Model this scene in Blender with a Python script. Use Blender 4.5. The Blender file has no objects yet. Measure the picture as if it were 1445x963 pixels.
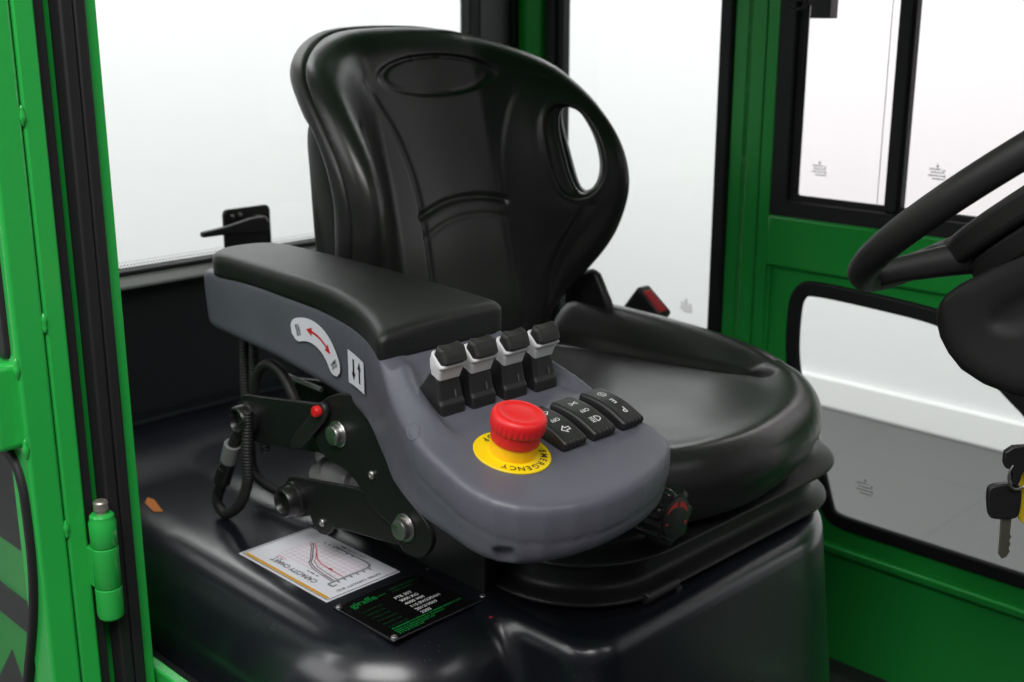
import bpy, bmesh, math, random
import numpy as np
from mathutils import Vector, Matrix
random.seed(4); rng = np.random.default_rng(4)
SC = bpy.context.scene
COL = SC.collection

# ------------------------------------------------------------------ camera
CAM_POS = Vector((1.0, -1.0, 1.65)); YAW = math.radians(45); PITCH = math.radians(15.4)
cd = bpy.data.cameras.new('camera'); cam = bpy.data.objects.new('camera', cd); COL.objects.link(cam)
cd.sensor_fit = 'HORIZONTAL'; cd.sensor_width = 36; cd.lens = 36*1700/1445
cd.clip_start = .02; cd.clip_end = 60
_h = Vector((-math.sin(YAW), math.cos(YAW), 0)); _r = Vector((math.cos(YAW), math.sin(YAW), 0))
_f = _h*math.cos(PITCH)-Vector((0, 0, math.sin(PITCH))); _u = _h*math.sin(PITCH)+Vector((0, 0, math.cos(PITCH)))
cam.matrix_world = Matrix(((_r.x, _u.x, -_f.x, CAM_POS.x), (_r.y, _u.y, -_f.y, CAM_POS.y), (_r.z, _u.z, -_f.z, CAM_POS.z), (0, 0, 0, 1)))
cd.dof.use_dof = True; cd.dof.focus_distance = .98; cd.dof.aperture_fstop = 8.5; cd.dof.aperture_blades = 7
SC.camera = cam

# ------------------------------------------------------------------ light
SC.view_settings.view_transform = 'Standard'; SC.view_settings.look = 'None'
SC.view_settings.exposure = 0; SC.view_settings.gamma = 1
W = bpy.data.worlds.new('World'); SC.world = W; W.use_nodes = True
W.node_tree.nodes['Background'].inputs[0].default_value = (.93, .95, 1, 1)
W.node_tree.nodes['Background'].inputs[1].default_value = .11
def area(name, loc, target, sx, sy, power, color=(1, 1, 1)):
    l = bpy.data.lights.new(name, 'AREA'); l.shape = 'RECTANGLE'; l.size = sx; l.size_y = sy; l.energy = power; l.color = color
    o = bpy.data.objects.new(name, l); COL.objects.link(o); o.location = loc
    o.rotation_euler = (Vector(target)-Vector(loc)).to_track_quat('-Z', 'Y').to_euler()
    return o
area('wall_wash_light', (-1.0, .8, 4.3), (-1.0, 3.45, .9), 7.0, .8, 178)
area('back_wash_light', (-1.3, .3, 4.3), (-3.8, .3, .9), 7.0, .8, 150)
area('studio_ceiling_light', (1.25, -1.65, 3.4), (.35, -.35, 1.3), 1.8, 1.2, 66, (1, .985, .97))
area('added_side_fill', (-.9, -3.2, 3.1), (.2, .4, 1.35), 2.6, 1.5, 36)  # unseen fill, added to brighten the closed door and the armrest side
area('added_wall_foot_fill', (1.6, 2.1, 1.75), (-1.2, 3.45, .3), .9, 1.1, 8)  # fill added out of view to lift the wall foot, also reflects in the hood
area('front_ceiling_light', (2.6, .5, 3.3), (.3, .0, 1.2), 1.2, 1.0, 10)

# ------------------------------------------------------------------ helpers
def lin(r, g, b):
    f = lambda c: c/12.92 if c <= .04045 else ((c+.055)/1.055)**2.4
    return (f(r/255), f(g/255), f(b/255), 1)
MATS = {}
def mat(name, base, rough=.5, metal=0, bump=None, spec=.5, coat=0, vary=None, emit=None, rvary=None):
    """bump = (scale, strength, distance), vary = (scale, amount), rvary = (scale, amount)"""
    m = bpy.data.materials.new(name); m.use_nodes = True
    nt = m.node_tree; b = nt.nodes['Principled BSDF']
    b.inputs['Base Color'].default_value = base if len(base) == 4 else (*base, 1)
    b.inputs['Roughness'].default_value = rough; b.inputs['Metallic'].default_value = metal
    b.inputs['Specular IOR Level'].default_value = spec
    if coat: b.inputs['Coat Weight'].default_value = coat; b.inputs['Coat Roughness'].default_value = .10
    tc = nt.nodes.new('ShaderNodeTexCoord')
    if bump:
        n = nt.nodes.new('ShaderNodeTexNoise'); n.inputs['Scale'].default_value = bump[0]; n.inputs['Detail'].default_value = 4
        bp = nt.nodes.new('ShaderNodeBump'); bp.inputs['Strength'].default_value = bump[1]; bp.inputs['Distance'].default_value = bump[2]
        nt.links.new(tc.outputs['Object'], n.inputs['Vector']); nt.links.new(n.outputs['Fac'], bp.inputs['Height'])
        nt.links.new(bp.outputs['Normal'], b.inputs['Normal'])
    if vary:
        n = nt.nodes.new('ShaderNodeTexNoise'); n.inputs['Scale'].default_value = vary[0]; n.inputs['Detail'].default_value = 6
        mx = nt.nodes.new('ShaderNodeMix'); mx.data_type = 'RGBA'
        c = list(base)[:3]; a = vary[1]
        mx.inputs[6].default_value = (*[v*(1-a) for v in c], 1); mx.inputs[7].default_value = (*[min(1, v*(1+a)) for v in c], 1)
        nt.links.new(tc.outputs['Object'], n.inputs['Vector']); nt.links.new(n.outputs['Fac'], mx.inputs[0]); nt.links.new(mx.outputs[2], b.inputs['Base Color'])
    if rvary:
        n = nt.nodes.new('ShaderNodeTexNoise'); n.inputs['Scale'].default_value = rvary[0]; n.inputs['Detail'].default_value = 5
        mr = nt.nodes.new('ShaderNodeMapRange'); mr.inputs['From Min'].default_value = .3; mr.inputs['From Max'].default_value = .7
        mr.inputs['To Min'].default_value = max(.02, rough-rvary[1]); mr.inputs['To Max'].default_value = rough+rvary[1]
        nt.links.new(tc.outputs['Object'], n.inputs['Vector']); nt.links.new(n.outputs['Fac'], mr.inputs['Value']); nt.links.new(mr.outputs[0], b.inputs['Roughness'])
    if emit: b.inputs['Emission Color'].default_value = base; b.inputs['Emission Strength'].default_value = emit
    MATS[name] = m
    return m
def glass_mat(name, tint, gloss=.06):
    m = bpy.data.materials.new(name); m.use_nodes = True; nt = m.node_tree; nt.nodes.clear()
    o = nt.nodes.new('ShaderNodeOutputMaterial'); t = nt.nodes.new('ShaderNodeBsdfTransparent'); g = nt.nodes.new('ShaderNodeBsdfGlossy')
    x = nt.nodes.new('ShaderNodeMixShader'); lw = nt.nodes.new('ShaderNodeLayerWeight'); pw = nt.nodes.new('ShaderNodeMath'); pw.operation = 'POWER'; pw.inputs[1].default_value = 4; fr = nt.nodes.new('ShaderNodeMath'); fr.operation = 'MULTIPLY_ADD'; fr.inputs[1].default_value = .45; fr.inputs[2].default_value = .025
    nt.links.new(lw.outputs['Facing'], pw.inputs[0]); nt.links.new(pw.outputs[0], fr.inputs[0])
    t.inputs[0].default_value = (*tint, 1); g.inputs['Roughness'].default_value = .02
    nt.links.new(fr.outputs[0], x.inputs[0]); nt.links.new(t.outputs[0], x.inputs[1]); nt.links.new(g.outputs[0], x.inputs[2]); nt.links.new(x.outputs[0], o.inputs[0])
    return m
def link(o, parent=None):
    COL.objects.link(o)
    if parent is not None: o.parent = parent
    return o
def thing(name, label, cat, loc=(0, 0, 0), group=None):
    o = bpy.data.objects.new(name, None); COL.objects.link(o); o.empty_display_size = .05; o.location = loc
    o['label'] = label; o['category'] = cat
    if group: o['group'] = group
    return o
def tag(o, label, cat, group=None, kind=None):
    o['label'] = label; o['category'] = cat
    if group: o['group'] = group
    if kind: o['kind'] = kind
    return o
def mesh_np(name, V, Q, m, parent=None, smooth=True):
    me = bpy.data.meshes.new(name); V = np.asarray(V, np.float32); Q = np.asarray(Q, np.int32)
    me.vertices.add(len(V)); me.vertices.foreach_set('co', V.ravel())
    me.loops.add(Q.size); me.loops.foreach_set('vertex_index', Q.ravel())
    me.polygons.add(len(Q)); me.polygons.foreach_set('loop_start', np.arange(0, Q.size, 4, dtype=np.int32))
    me.update(calc_edges=True); me.validate()
    if smooth: me.polygons.foreach_set('use_smooth', np.ones(len(me.polygons), bool))
    if m: me.materials.append(m)
    return link(bpy.data.objects.new(name, me), parent)
def sdf(name, fn, lo, hi, h, m, parent=None, newton=3):
    """surface-net mesh of fn(x,y,z) = 0 (negative inside)"""
    lo = np.array(lo, float); hi = np.array(hi, float)
    n = np.maximum(np.ceil((hi-lo)/h).astype(int)+1, 3)
    x = (lo[0]+h*np.arange(n[0]))[:, None, None]; y = (lo[1]+h*np.arange(n[1]))[None, :, None]; z = (lo[2]+h*np.arange(n[2]))[None, None, :]
    v = np.array(np.broadcast_to(fn(x, y, z), n), np.float32)
    s = v < 0
    cnt = np.zeros(n-1, np.int8); cor = [(a, b, c) for a in (0, 1) for b in (0, 1) for c in (0, 1)]
    for a, b, c in cor: cnt += s[a:n[0]-1+a, b:n[1]-1+b, c:n[2]-1+c]
    act = (cnt > 0) & (cnt < 8); idx = np.argwhere(act)
    num = -np.ones(n-1, np.int32); num[act] = np.arange(len(idx))
    acc = np.zeros((len(idx), 3)); k = np.zeros(len(idx))
    for c0 in cor:
        for ax in range(3):
            if c0[ax]: continue
            c1 = list(c0); c1[ax] = 1
            p = idx+c0; q = idx+c1
            va = v[p[:, 0], p[:, 1], p[:, 2]].astype(float); vb = v[q[:, 0], q[:, 1], q[:, 2]].astype(float)
            mk = (va < 0) != (vb < 0)
            t = np.where(mk, va/np.where(mk, va-vb, 1), 0)
            pos = np.tile(np.array(c0, float), (len(idx), 1)); pos[:, ax] += t
            acc += pos*mk[:, None]; k += mk
    P = (idx+acc/k[:, None])*h+lo
    e = h*.05
    for _ in range(newton):
        X, Y, Z = P[:, 0], P[:, 1], P[:, 2]
        f0 = fn(X, Y, Z)
        g = np.stack([(fn(X+e, Y, Z)-fn(X-e, Y, Z)), (fn(X, Y+e, Z)-fn(X, Y-e, Z)), (fn(X, Y, Z+e)-fn(X, Y, Z-e))], 1)/(2*e)
        st = (f0/np.maximum((g*g).sum(1), .05))[:, None]*g
        l = np.linalg.norm(st, axis=1, keepdims=True)
        P = P-st*np.minimum(1, .45*h/np.maximum(l, 1e-12))
    F = []
    for ax in range(3):
        b, c = (ax+1) % 3, (ax+2) % 3
        sl0 = [slice(1, -1)]*3; sl0[ax] = slice(0, n[ax]-1); sl1 = list(sl0); sl1[ax] = slice(1, n[ax])
        d = s[tuple(sl0)].astype(np.int8)-s[tuple(sl1)]
        ed = np.argwhere(d != 0); sg = d[tuple(ed.T)]
        off = np.array([1, 1, 1]); off[ax] = 0
        ed = ed+off
        def cell(db, dc):
            q = ed.copy(); q[:, b] += db; q[:, c] += dc
            return num[q[:, 0], q[:, 1], q[:, 2]]
        Q = np.stack([cell(-1, -1), cell(0, -1), cell(0, 0), cell(-1, 0)], 1)
        Q = np.where(sg[:, None] > 0, Q, Q[:, ::-1])
        F.append(Q)
    F = np.concatenate(F); F = F[(F >= 0).all(1)]
    return mesh_np(name, P, F, m, parent)

class MB:
    """collects shapes and links them as one mesh object"""
    def __init__(s): s.v = []; s.f = []; s.mi = []; s.cur = 0
    def add(s, vs, fs):
        o = len(s.v); s.v += [tuple(p) for p in vs]; s.f += [tuple(i+o for i in q) for q in fs]; s.mi += [s.cur]*len(fs)
        return s
    def box(s, c, d, R=None):
        c = Vector(c); pts = []
        for sx in (-.5, .5):
            for sy in (-.5, .5):
                for sz in (-.5, .5):
                    p = Vector((sx*d[0], sy*d[1], sz*d[2]))
                    if R is not None: p = R @ p
                    pts.append(c+p)
        return s.add(pts, [(0, 1, 3, 2), (4, 6, 7, 5), (0, 4, 5, 1), (2, 3, 7, 6), (0, 2, 6, 4), (1, 5, 7, 3)])
    def bb(s, x0, x1, y0, y1, z0, z1): return s.box(((x0+x1)/2, (y0+y1)/2, (z0+z1)/2), (abs(x1-x0), abs(y1-y0), abs(z1-z0)))
    def prism(s, poly, o, ex, ey, n, t):
        """polygon in the plane (o, ex, ey), from 0 to t along n"""
        o = Vector(o); ex = Vector(ex); ey = Vector(ey); n = Vector(n)
        k = len(poly); a = [o+ex*p[0]+ey*p[1] for p in poly]; b = [p+n*t for p in a]
        fs = [tuple(range(k))[::-1], tuple(range(k, 2*k))]
        fs += [(i, (i+1) % k, k+(i+1) % k, k+i) for i in range(k)]
        ar = sum(poly[i][0]*poly[(i+1) % k][1]-poly[(i+1) % k][0]*poly[i][1] for i in range(k))
        if ex.cross(ey).dot(n)*t*ar < 0: fs = [f[::-1] for f in fs]
        return s.add(a+b, fs)
    def flat(s, poly, o, ex, ey, lift=0):
        o = Vector(o); ex = Vector(ex); ey = Vector(ey); n = ex.cross(ey).normalized()
        return s.add([o+ex*p[0]+ey*p[1]+n*lift for p in poly], [tuple(range(len(poly)))])
    def rev(s, prof, o, ax, n=32, ref=None):
        """lathe: prof = [(r, h)] round axis ax from o"""
        o = Vector(o); ax = Vector(ax).normalized()
        e1 = ax.orthogonal().normalized() if ref is None else Vector(ref); e2 = ax.cross(e1)
        vs = []; fs = []
        for r, h in prof:
            for i in range(n):
                a = 2*math.pi*i/n; vs.append(o+ax*h+(e1*math.cos(a)+e2*math.sin(a))*r)
        for j in range(len(prof)-1):
            for i in range(n): fs.append((j*n+i, j*n+(i+1) % n, (j+1)*n+(i+1) % n, (j+1)*n+i))
        if prof[0][0] > 1e-6: fs.append(tuple(range(n))[::-1])
        if prof[-1][0] > 1e-6: fs.append(tuple((len(prof)-1)*n+i for i in range(n)))
        return s.add(vs, fs)
    def cyl(s, p0, p1, r, n=24, r1=None):
        p0 = Vector(p0); p1 = Vector(p1)
        return s.rev([(r, 0), (r if r1 is None else r1, (p1-p0).length)], p0, p1-p0, n)
    def tube(s, pts, r, n=12, ribs=None, closed=False, sub=6):
        """round tube along a smoothed path; ribs = (pitch, depth) corrugates it"""
        P = [Vector(p) for p in pts]
        if sub > 1 and len(P) > 2:
            Q = []
            m = len(P)
            for i in range(m if closed else m-1):
                g = lambda j: P[j % m] if closed else P[min(max(j, 0), m-1)]
                p0, p1, p2, p3 = g(i-1), g(i), g(i+1), g(i+2)
                for k in range(sub):
                    t = k/sub
                    Q.append(.5*((2*p1)+(p2-p0)*t+(2*p0-5*p1+4*p2-p3)*t*t+(3*p1-p0-3*p2+p3)*t**3))
            if not closed: Q.append(P[-1])
            P = Q
        if ribs:
            R = [P[0]]; acc = 0; step = ribs[0]/4
            for a, b in zip(P, P[1:]):
                L = (b-a).length; d = step-acc
                while d <= L: R.append(a+(b-a)*(d/L)); d += step
                acc = L-(d-step)
            P = R
        m = len(P); up = None; vs = []; fs = []
        for i in range(m):
            if closed: t = (P[(i+1) % m]-P[i-1]).normalized()
            else: t = (P[min(i+1, m-1)]-P[max(i-1, 0)]).normalized()
            if up is None: up = t.orthogonal().normalized()
            up = (up-t*up.dot(t)).normalized(); sd = t.cross(up)
            rr = r[i*len(r)//m] if isinstance(r, (list, tuple)) else r
            if ribs: rr = rr-(ribs[1] if i % 4 in (0, 1) else 0)
            for k in range(n):
                a = 2*math.pi*k/n; vs.append(P[i]+(up*math.cos(a)+sd*math.sin(a))*rr)
        for i in range(m if closed else m-1):
            for k in range(n):
                fs.append((i*n+k, i*n+(k+1) % n, ((i+1) % m)*n+(k+1) % n, ((i+1) % m)*n+k))
        if not closed: fs += [tuple(range(n))[::-1], tuple((m-1)*n+k for k in range(n))]
        return s.add(vs, fs)
    def text(s, body, o, right, up, size, align='CENTER', lift=.0003, wx=1.0):
        V, F = text_geo(body, align)
        o = Vector(o); right = Vector(right).normalized(); up = Vector(up).normalized(); n = right.cross(up)
        return s.add([o+right*(p[0]*size*wx)+up*(p[1]*size)+n*lift for p in V], F)
    def build(s, name, m, parent=None, bevel=0, seg=2, smooth=35):
        me = bpy.data.meshes.new(name); me.from_pydata(s.v, [], s.f)
        ms = m if isinstance(m, (list, tuple)) else [m]
        for q in ms: me.materials.append(q)
        if len(ms) > 1: me.polygons.foreach_set('material_index', s.mi)
        me.update()
        if smooth:
            me.polygons.foreach_set('use_smooth', np.ones(len(me.polygons), bool)); me.set_sharp_from_angle(angle=math.radians(smooth))
        o = link(bpy.data.objects.new(name, me), parent)
        if bevel:
            b = o.modifiers.new('bevel', 'BEVEL'); b.width = bevel; b.segments = seg; b.limit_method = 'ANGLE'; b.angle_limit = math.radians(40); b.harden_normals = False
        return o
_TXT = {}
def text_geo(body, align):
    if (body, align) in _TXT: return _TXT[body, align]
    c = bpy.data.curves.new('txt', 'FONT'); c.body = body; c.size = 1; c.align_x = align; c.align_y = 'CENTER'; c.resolution_u = 3; c.offset = .012
    o = bpy.data.objects.new('txt', c); COL.objects.link(o)
    bpy.context.view_layer.update()
    me = bpy.data.meshes.new_from_object(o.evaluated_get(bpy.context.evaluated_depsgraph_get()))
    V = [tuple(v.co) for v in me.vertices]; F = [tuple(p.vertices) for p in me.polygons]
    bpy.data.objects.remove(o); bpy.data.curves.remove(c); bpy.data.meshes.remove(me)
    _TXT[body, align] = (V, F)
    return V, F
def rrect(x0, x1, y0, y1, r, n=6):
    P = []
    for cx, cy, a0 in ((x1-r, y1-r, 0), (x0+r, y1-r, 90), (x0+r, y0+r, 180), (x1-r, y0+r, 270)):
        for i in range(n+1):
            a = math.radians(a0+90*i/n); P.append((cx+r*math.cos(a), cy+r*math.sin(a)))
    return P
def frame_loop(mb, outer, inner, o, ex, ey, n, t):
    """a frame between two outlines with the same number of points, thickness t"""
    k = len(outer); o = Vector(o); ex = Vector(ex); ey = Vector(ey); n = Vector(n)
    f = lambda P, d: [o+ex*p[0]+ey*p[1]+n*d for p in P]
    vs = f(outer, 0)+f(inner, 0)+f(outer, t)+f(inner, t)
    fs = []
    for i in range(k):
        j = (i+1) % k
        fs += [(i, k+i, k+j, j), (2*k+i, 2*k+j, 3*k+j, 3*k+i), (i, j, 2*k+j, 2*k+i), (k+i, 3*k+i, 3*k+j, k+j)]
    ar = sum(outer[i][0]*outer[(i+1) % k][1]-outer[(i+1) % k][0]*outer[i][1] for i in range(k))
    if ex.cross(ey).dot(n)*t*ar > 0: fs = [q[::-1] for q in fs]
    return mb.add(vs, fs)
X, Y, Z = Vector((1, 0, 0)), Vector((0, 1, 0)), Vector((0, 0, 1))

# ------------------------------------------------------------------ materials
GREEN = mat('green_paint', lin(46, 184, 78), .26, coat=.4, bump=(110, .16, .002))
VINYL = mat('black_vinyl', (.0185, .0180, .0178), .32, bump=(700, .05, .0004), rvary=(9, .045))
PADV = mat('grained_black_vinyl', (.0080, .0080, .0078), .35, bump=(1000, .8, .0007))
GREY = mat('grey_plastic', (.104, .105, .129), .42, bump=(900, .10, .0003), rvary=(22, .06), vary=(18, .05))
def add_dust(m, scale, lo, col, amount):
    nt = m.node_tree; b = nt.nodes['Principled BSDF']; tc = nt.nodes.new('ShaderNodeTexCoord')
    v = nt.nodes.new('ShaderNodeTexVoronoi'); v.inputs['Scale'].default_value = scale
    r = nt.nodes.new('ShaderNodeMapRange'); r.inputs['From Min'].default_value = lo; r.inputs['From Max'].default_value = lo*.5; r.inputs['To Max'].default_value = amount
    n = nt.nodes.new('ShaderNodeTexNoise'); n.inputs['Scale'].default_value = 7; k = nt.nodes.new('ShaderNodeMapRange'); k.inputs['From Min'].default_value = .48; k.inputs['From Max'].default_value = .68
    mu = nt.nodes.new('ShaderNodeMath'); mu.operation = 'MULTIPLY'; mx = nt.nodes.new('ShaderNodeMix'); mx.data_type = 'RGBA'
    mx.inputs[6].default_value = b.inputs['Base Color'].default_value[:]; mx.inputs[7].default_value = col
    L = nt.links.new
    L(tc.outputs['Object'], v.inputs['Vector']); L(tc.outputs['Object'], n.inputs['Vector']); L(v.outputs['Distance'], r.inputs['Value']); L(n.outputs['Fac'], k.inputs['Value'])
    L(r.outputs[0], mu.inputs[0]); L(k.outputs[0], mu.inputs[1]); L(mu.outputs[0], mx.inputs[0]); L(mx.outputs[2], b.inputs['Base Color'])
LGREY = mat('light_grey_plastic', (.62, .62, .63), .45)
BLACKP = mat('black_plastic', (.014, .014, .014), .42, bump=(1200, .10, .0003))
SOFTB = mat('soft_black_rubber', (.016, .015, .015), .55, bump=(500, .08, .0004))
RUBBER = mat('rubber_seal', (.013, .012, .014), .60, bump=(200, .1, .0006))
HOODM = mat('navy_black_gloss', (.0075, .008, .0125), .30, coat=.5, rvary=(5, .05))
HOODM.node_tree.nodes['Principled BSDF'].inputs['Coat Roughness'].default_value = .2
add_dust(HOODM, 170, .10, (.22, .22, .22, 1), .55)
STEELB = mat('black_painted_steel', (.0085, .0087, .009), .42, bump=(400, .06, .0004))
CHROME = mat('zinc_steel', (.50, .49, .475), .36, metal=1, rvary=(200, .08))
RED = mat('red_plastic', lin(222, 30, 34), .42)
YEL = mat('yellow_plastic', lin(244, 190, 20), .42)
YLAB = mat('yellow_label', lin(238, 205, 10), .38)
INK = mat('black_ink', (.012, .012, .012), .5)
INKW = mat('white_ink', (.72, .72, .72), .5)
INKR = mat('red_ink', lin(205, 30, 38), .5)
INKP = mat('pale_red_ink', lin(200, 130, 138), .5)
INKG = mat('green_ink', lin(10, 120, 52), .45)
INKD = mat('dark_green_ink', lin(4, 46, 20), .45)
INKO = mat('amber_ink', lin(214, 158, 10), .45)
INKS = mat('slate_ink', lin(120, 130, 130), .5)
PAPER = mat('white_label', lin(222, 222, 230), .42)
DARKPL = mat('black_name_plate', (.004, .004, .004), .22)
WALLM = mat('white_wall_paint', (.84, .845, .85), .7)
BASEM = mat('white_gloss_trim', (.86, .86, .86), .4)
PANELM = mat('dark_grey_panel', (.020, .021, .024), .42, bump=(600, .1, .0005))
SILLM = mat('grey_sill_plastic', (.20, .20, .20), .45)
GLASSN = glass_mat('clear_glass', (.96, .97, .96)); GLASSP = glass_mat('rose_glass', (1.0, .972, .977))
MARK = mat('etched_mark', (.70, .70, .72), .6)
BELLOW = mat('bellows_rubber', (.0095, .0095, .0095), .46, bump=(500, .08, .0004))
KHAKI = mat('orange_sticker', lin(200, 110, 20), .5)
def spl(xs, ys):
    """smooth interpolation through points (Catmull-Rom), flat beyond the ends"""
    xs = np.array(xs, float); ys = np.array(ys, float)
    m = np.gradient(ys, xs)
    def f(v):
        v = np.clip(v, xs[0], xs[-1])
        i = np.clip(np.searchsorted(xs, v, side='right') - 1, 0, len(xs) - 2)
        h = xs[i+1] - xs[i]; t = (v - xs[i]) / h
        t2 = t*t; t3 = t2*t
        return (2*t3-3*t2+1)*ys[i] + (t3-2*t2+t)*h*m[i] + (-2*t3+3*t2)*ys[i+1] + (t3-t2)*h*m[i+1]
    return f
def sstep(a, b, v):
    t = np.clip((v-a)/(b-a), 0, 1)
    return t*t*(3-2*t)
def smax(a, b, k):
    h = np.maximum(k-np.abs(a-b), 0)/k
    return np.maximum(a, b) + h*h*k*.25
def smin(a, b, k):
    return -smax(-a, -b, k)
def polydist(px, py, pts, closed=True):
    """distance to a polyline; signed (negative inside) when closed"""
    pts = np.array(pts, float)
    d2 = None; ins = None
    n = len(pts)
    for i in range(n if closed else n-1):
        a = pts[i]; b = pts[(i+1) % n]
        ex, ey = b-a
        wx = px-a[0]; wy = py-a[1]
        t = np.clip((wx*ex+wy*ey)/(ex*ex+ey*ey+1e-20), 0, 1)
        q = (wx-ex*t)**2+(wy-ey*t)**2
        d2 = q if d2 is None else np.minimum(d2, q)
        if closed:
            c1 = py >= a[1]; c2 = py < b[1]; c3 = ex*wy > ey*wx
            fl = (c1 & c2 & c3) | (~c1 & ~c2 & ~c3)
            ins = fl if ins is None else ins ^ fl
    d = np.sqrt(d2)
    return np.where(ins, -d, d) if closed else d
def smooth_poly(pts, n=3, closed=True):
    """Chaikin corner cutting"""
    p = [tuple(q) for q in pts]
    for _ in range(n):
        o = []
        m = len(p)
        for i in range(m if closed else m-1):
            a = p[i]; b = p[(i+1) % m]
            o.append(tuple(.75*u+.25*v for u, v in zip(a, b))); o.append(tuple(.25*u+.75*v for u, v in zip(a, b)))
        if not closed:
            o = [p[0]]+o+[p[-1]]
        p = o
    return p
# ---- backrest front surface
BACK_C = spl([1.18, 1.22, 1.27, 1.32, 1.38, 1.45, 1.53, 1.58, 1.64], [-.076, -.076, -.080, -.090, -.101, -.117, -.139, -.152, -.168])
BACK_W = spl([1.18, 1.24, 1.28, 1.32, 1.376, 1.44, 1.486, 1.53, 1.577, 1.60, 1.64], [.01, .02, .045, .072, .103, .126, .122, .100, .062, .045, .03])
def back_x(y, z):
    ay = np.abs(y)
    s = sstep(.082, .215, ay)
    return BACK_C(z) + BACK_W(z)*s - .004*(1-sstep(0, .12, ay))
_half = [(.00, 1.6315), (.06, 1.628), (.115, 1.616), (.16, 1.600), (.188, 1.583), (.203, 1.555), (.211, 1.52), (.2145, 1.48), (.2145, 1.43), (.209, 1.38), (.199, 1.345), (.183, 1.312), (.163, 1.28), (.148, 1.25), (.14, 1.22), (.135, 1.19)]
_half = [(a*1.034, b) for a, b in _half]
BACK_OUT = smooth_poly(_half[1:]+[(-a, b) for a, b in reversed(_half[1:])], 2)
# ------------------------------------------------------------------ the studio
fm = mat('grey_floor_tile', lin(118, 119, 122), .55, vary=(3, .12), bump=(60, .05, .002))
nt = fm.node_tree; tcn = nt.nodes.new('ShaderNodeTexCoord'); bk = nt.nodes.new('ShaderNodeTexBrick'); bs = nt.nodes['Principled BSDF']
bk.offset = 0; bk.inputs['Scale'].default_value = 1; bk.inputs['Brick Width'].default_value = .6; bk.inputs['Row Height'].default_value = .6; bk.inputs['Mortar Size'].default_value = .004
cc = lin(92, 92, 92); bk.inputs['Color1'].default_value = cc; bk.inputs['Color2'].default_value = tuple(.93*c for c in cc[:3])+(1,); bk.inputs['Mortar'].default_value = lin(82, 82, 82)
nt.links.new(tcn.outputs['Object'], bk.inputs['Vector']); nt.links.new(bk.outputs['Color'], bs.inputs['Base Color'])
MB().bb(-6, 6, -6, 6, -.1, 0).build('floor', fm)['kind'] = 'structure'
w = tag(MB().bb(-3.8, 7, 3.45, 3.6, 0, 4.2).build('white_wall', WALLM), 'white painted wall with skirting seen through the side window and door glass', 'wall')
MB().bb(-3.78, 7, 3.428, 3.449, .001, .13).build('skirting_board', BASEM, w, bevel=.006)
tag(MB().bb(-3.95, -3.8, -6, 3.6, 0, 4.2).build('white_wall', WALLM), 'plain white wall seen through the rear window behind the armrest', 'wall')

# ------------------------------------------------------------------ cab frame
cab = thing('cab_frame', 'green and black cab frame with rubber edged pillars around the black seat', 'cab', (-.1, 0, .7))
def P(mb, name, m, bevel=0, parent=None, **k): 
    o = mb.build(name, m, None, bevel=bevel, **k)
    par = parent or cab
    o.parent = par; o.matrix_parent_inverse = Matrix.Translation(-Vector(par.location)) if par.parent is None else Matrix()
    return o
# right door jamb near the camera (faces forward), its channel, lip and edge rubber
P(MB().bb(-.06, -.016, -.548, -.5275, .55, 2.0), 'door_jamb', GREEN, .003)
P(MB().bb(-.03, .0005, -.529, -.4995, .55, 2.0), 'jamb_lip', GREEN, .001)
mb = MB()
mb.bb(-.012, .010, -.5365, -.5245, .55, 2.0); mb.bb(-.012, .009, -.5237, -.5125, .55, 2.0); mb.bb(-.01, .005, -.526, -.521, .55, 2.0)
P(mb, 'edge_rubber', RUBBER, .0035, seg=3)
P(MB().bb(-.03, -.003, -.5527, -.5440, .55, 2.0), 'jamb_seal', RUBBER, .001)
# rear corner pillars
def rear_pillar(s):
    mb = MB(); mb.cyl((-.437, s*.487, .6), (-.437, s*.487, 2.0), .027, 32); mb.bb(-.475, -.455, s*.45, s*.515, .6, 2.0)
    P(mb, 'rear_pillar', GREEN)
    mb = MB(); mb.bb(-.4115, -.374, s*.49, s*.51, .6, 2.0); mb.bb(-.405, -.385, s*.482, s*.49, .6, 2.0)
    P(mb, 'window_rubber', RUBBER, .003)
    P(MB().bb(-.462, -.45, s*.375, s*.4475, 1.29, 2.0), 'pillar_cover', PANELM, .004)
    mb = MB(); mb.bb(-.47, -.447, s*.352, s*.3745, 1.31, 2.0); mb.bb(-.462, -.446, s*.448, s*.478, .9, 2.0)
    P(mb, 'pillar_seal', RUBBER, .002)
rear_pillar(1); rear_pillar(-1)
# left door post beyond the seat: rubber lip, two strips with welded gap
P(MB().bb(-.066, -.043, .492, .512, .6, 2.0), 'edge_rubber', RUBBER, .004)
P(MB().bb(-.0425, -.019, .498, .53, .5, 2.0), 'door_post', GREEN, .002)
P(MB().bb(-.5, .9, .50, .54, .50, .70), 'side_sill', GREEN, .004)
P(MB().bb(-.374, -.066, .497, .53, .70, 1.12), 'side_panel', GREEN, .003)
P(MB().bb(-.5, .95, -.56, .56, 2.0, 2.05), 'roof', GREEN, .01)
P(MB().bb(-.50, .95, -.55, .55, .55, .70), 'cab_floor', mat('ribbed_rubber_mat', (.03, .03, .032), .6, bump=(80, .3, .002)), .004)
P(MB().bb(-.475, -.452, -.5, .5, .7, 1.297), 'rear_panel', PANELM, .004)
P(MB().prism([(-.475, 1.297), (-.436, 1.297), (-.435, 1.301), (-.449, 1.3135), (-.475, 1.3135)], (0, -.36, 0), X, Z, Y, .73), 'rear_sill', SILLM, .002)
P(MB().bb(-.47, -.447, -.36, .37, 1.313, 1.3195), 'sill_gasket', RUBBER, .002)
P(MB().bb(-.451, -.42, -.44, .44, 1.09, 1.124), 'rear_ledge', HOODM, .008, seg=4)
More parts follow.
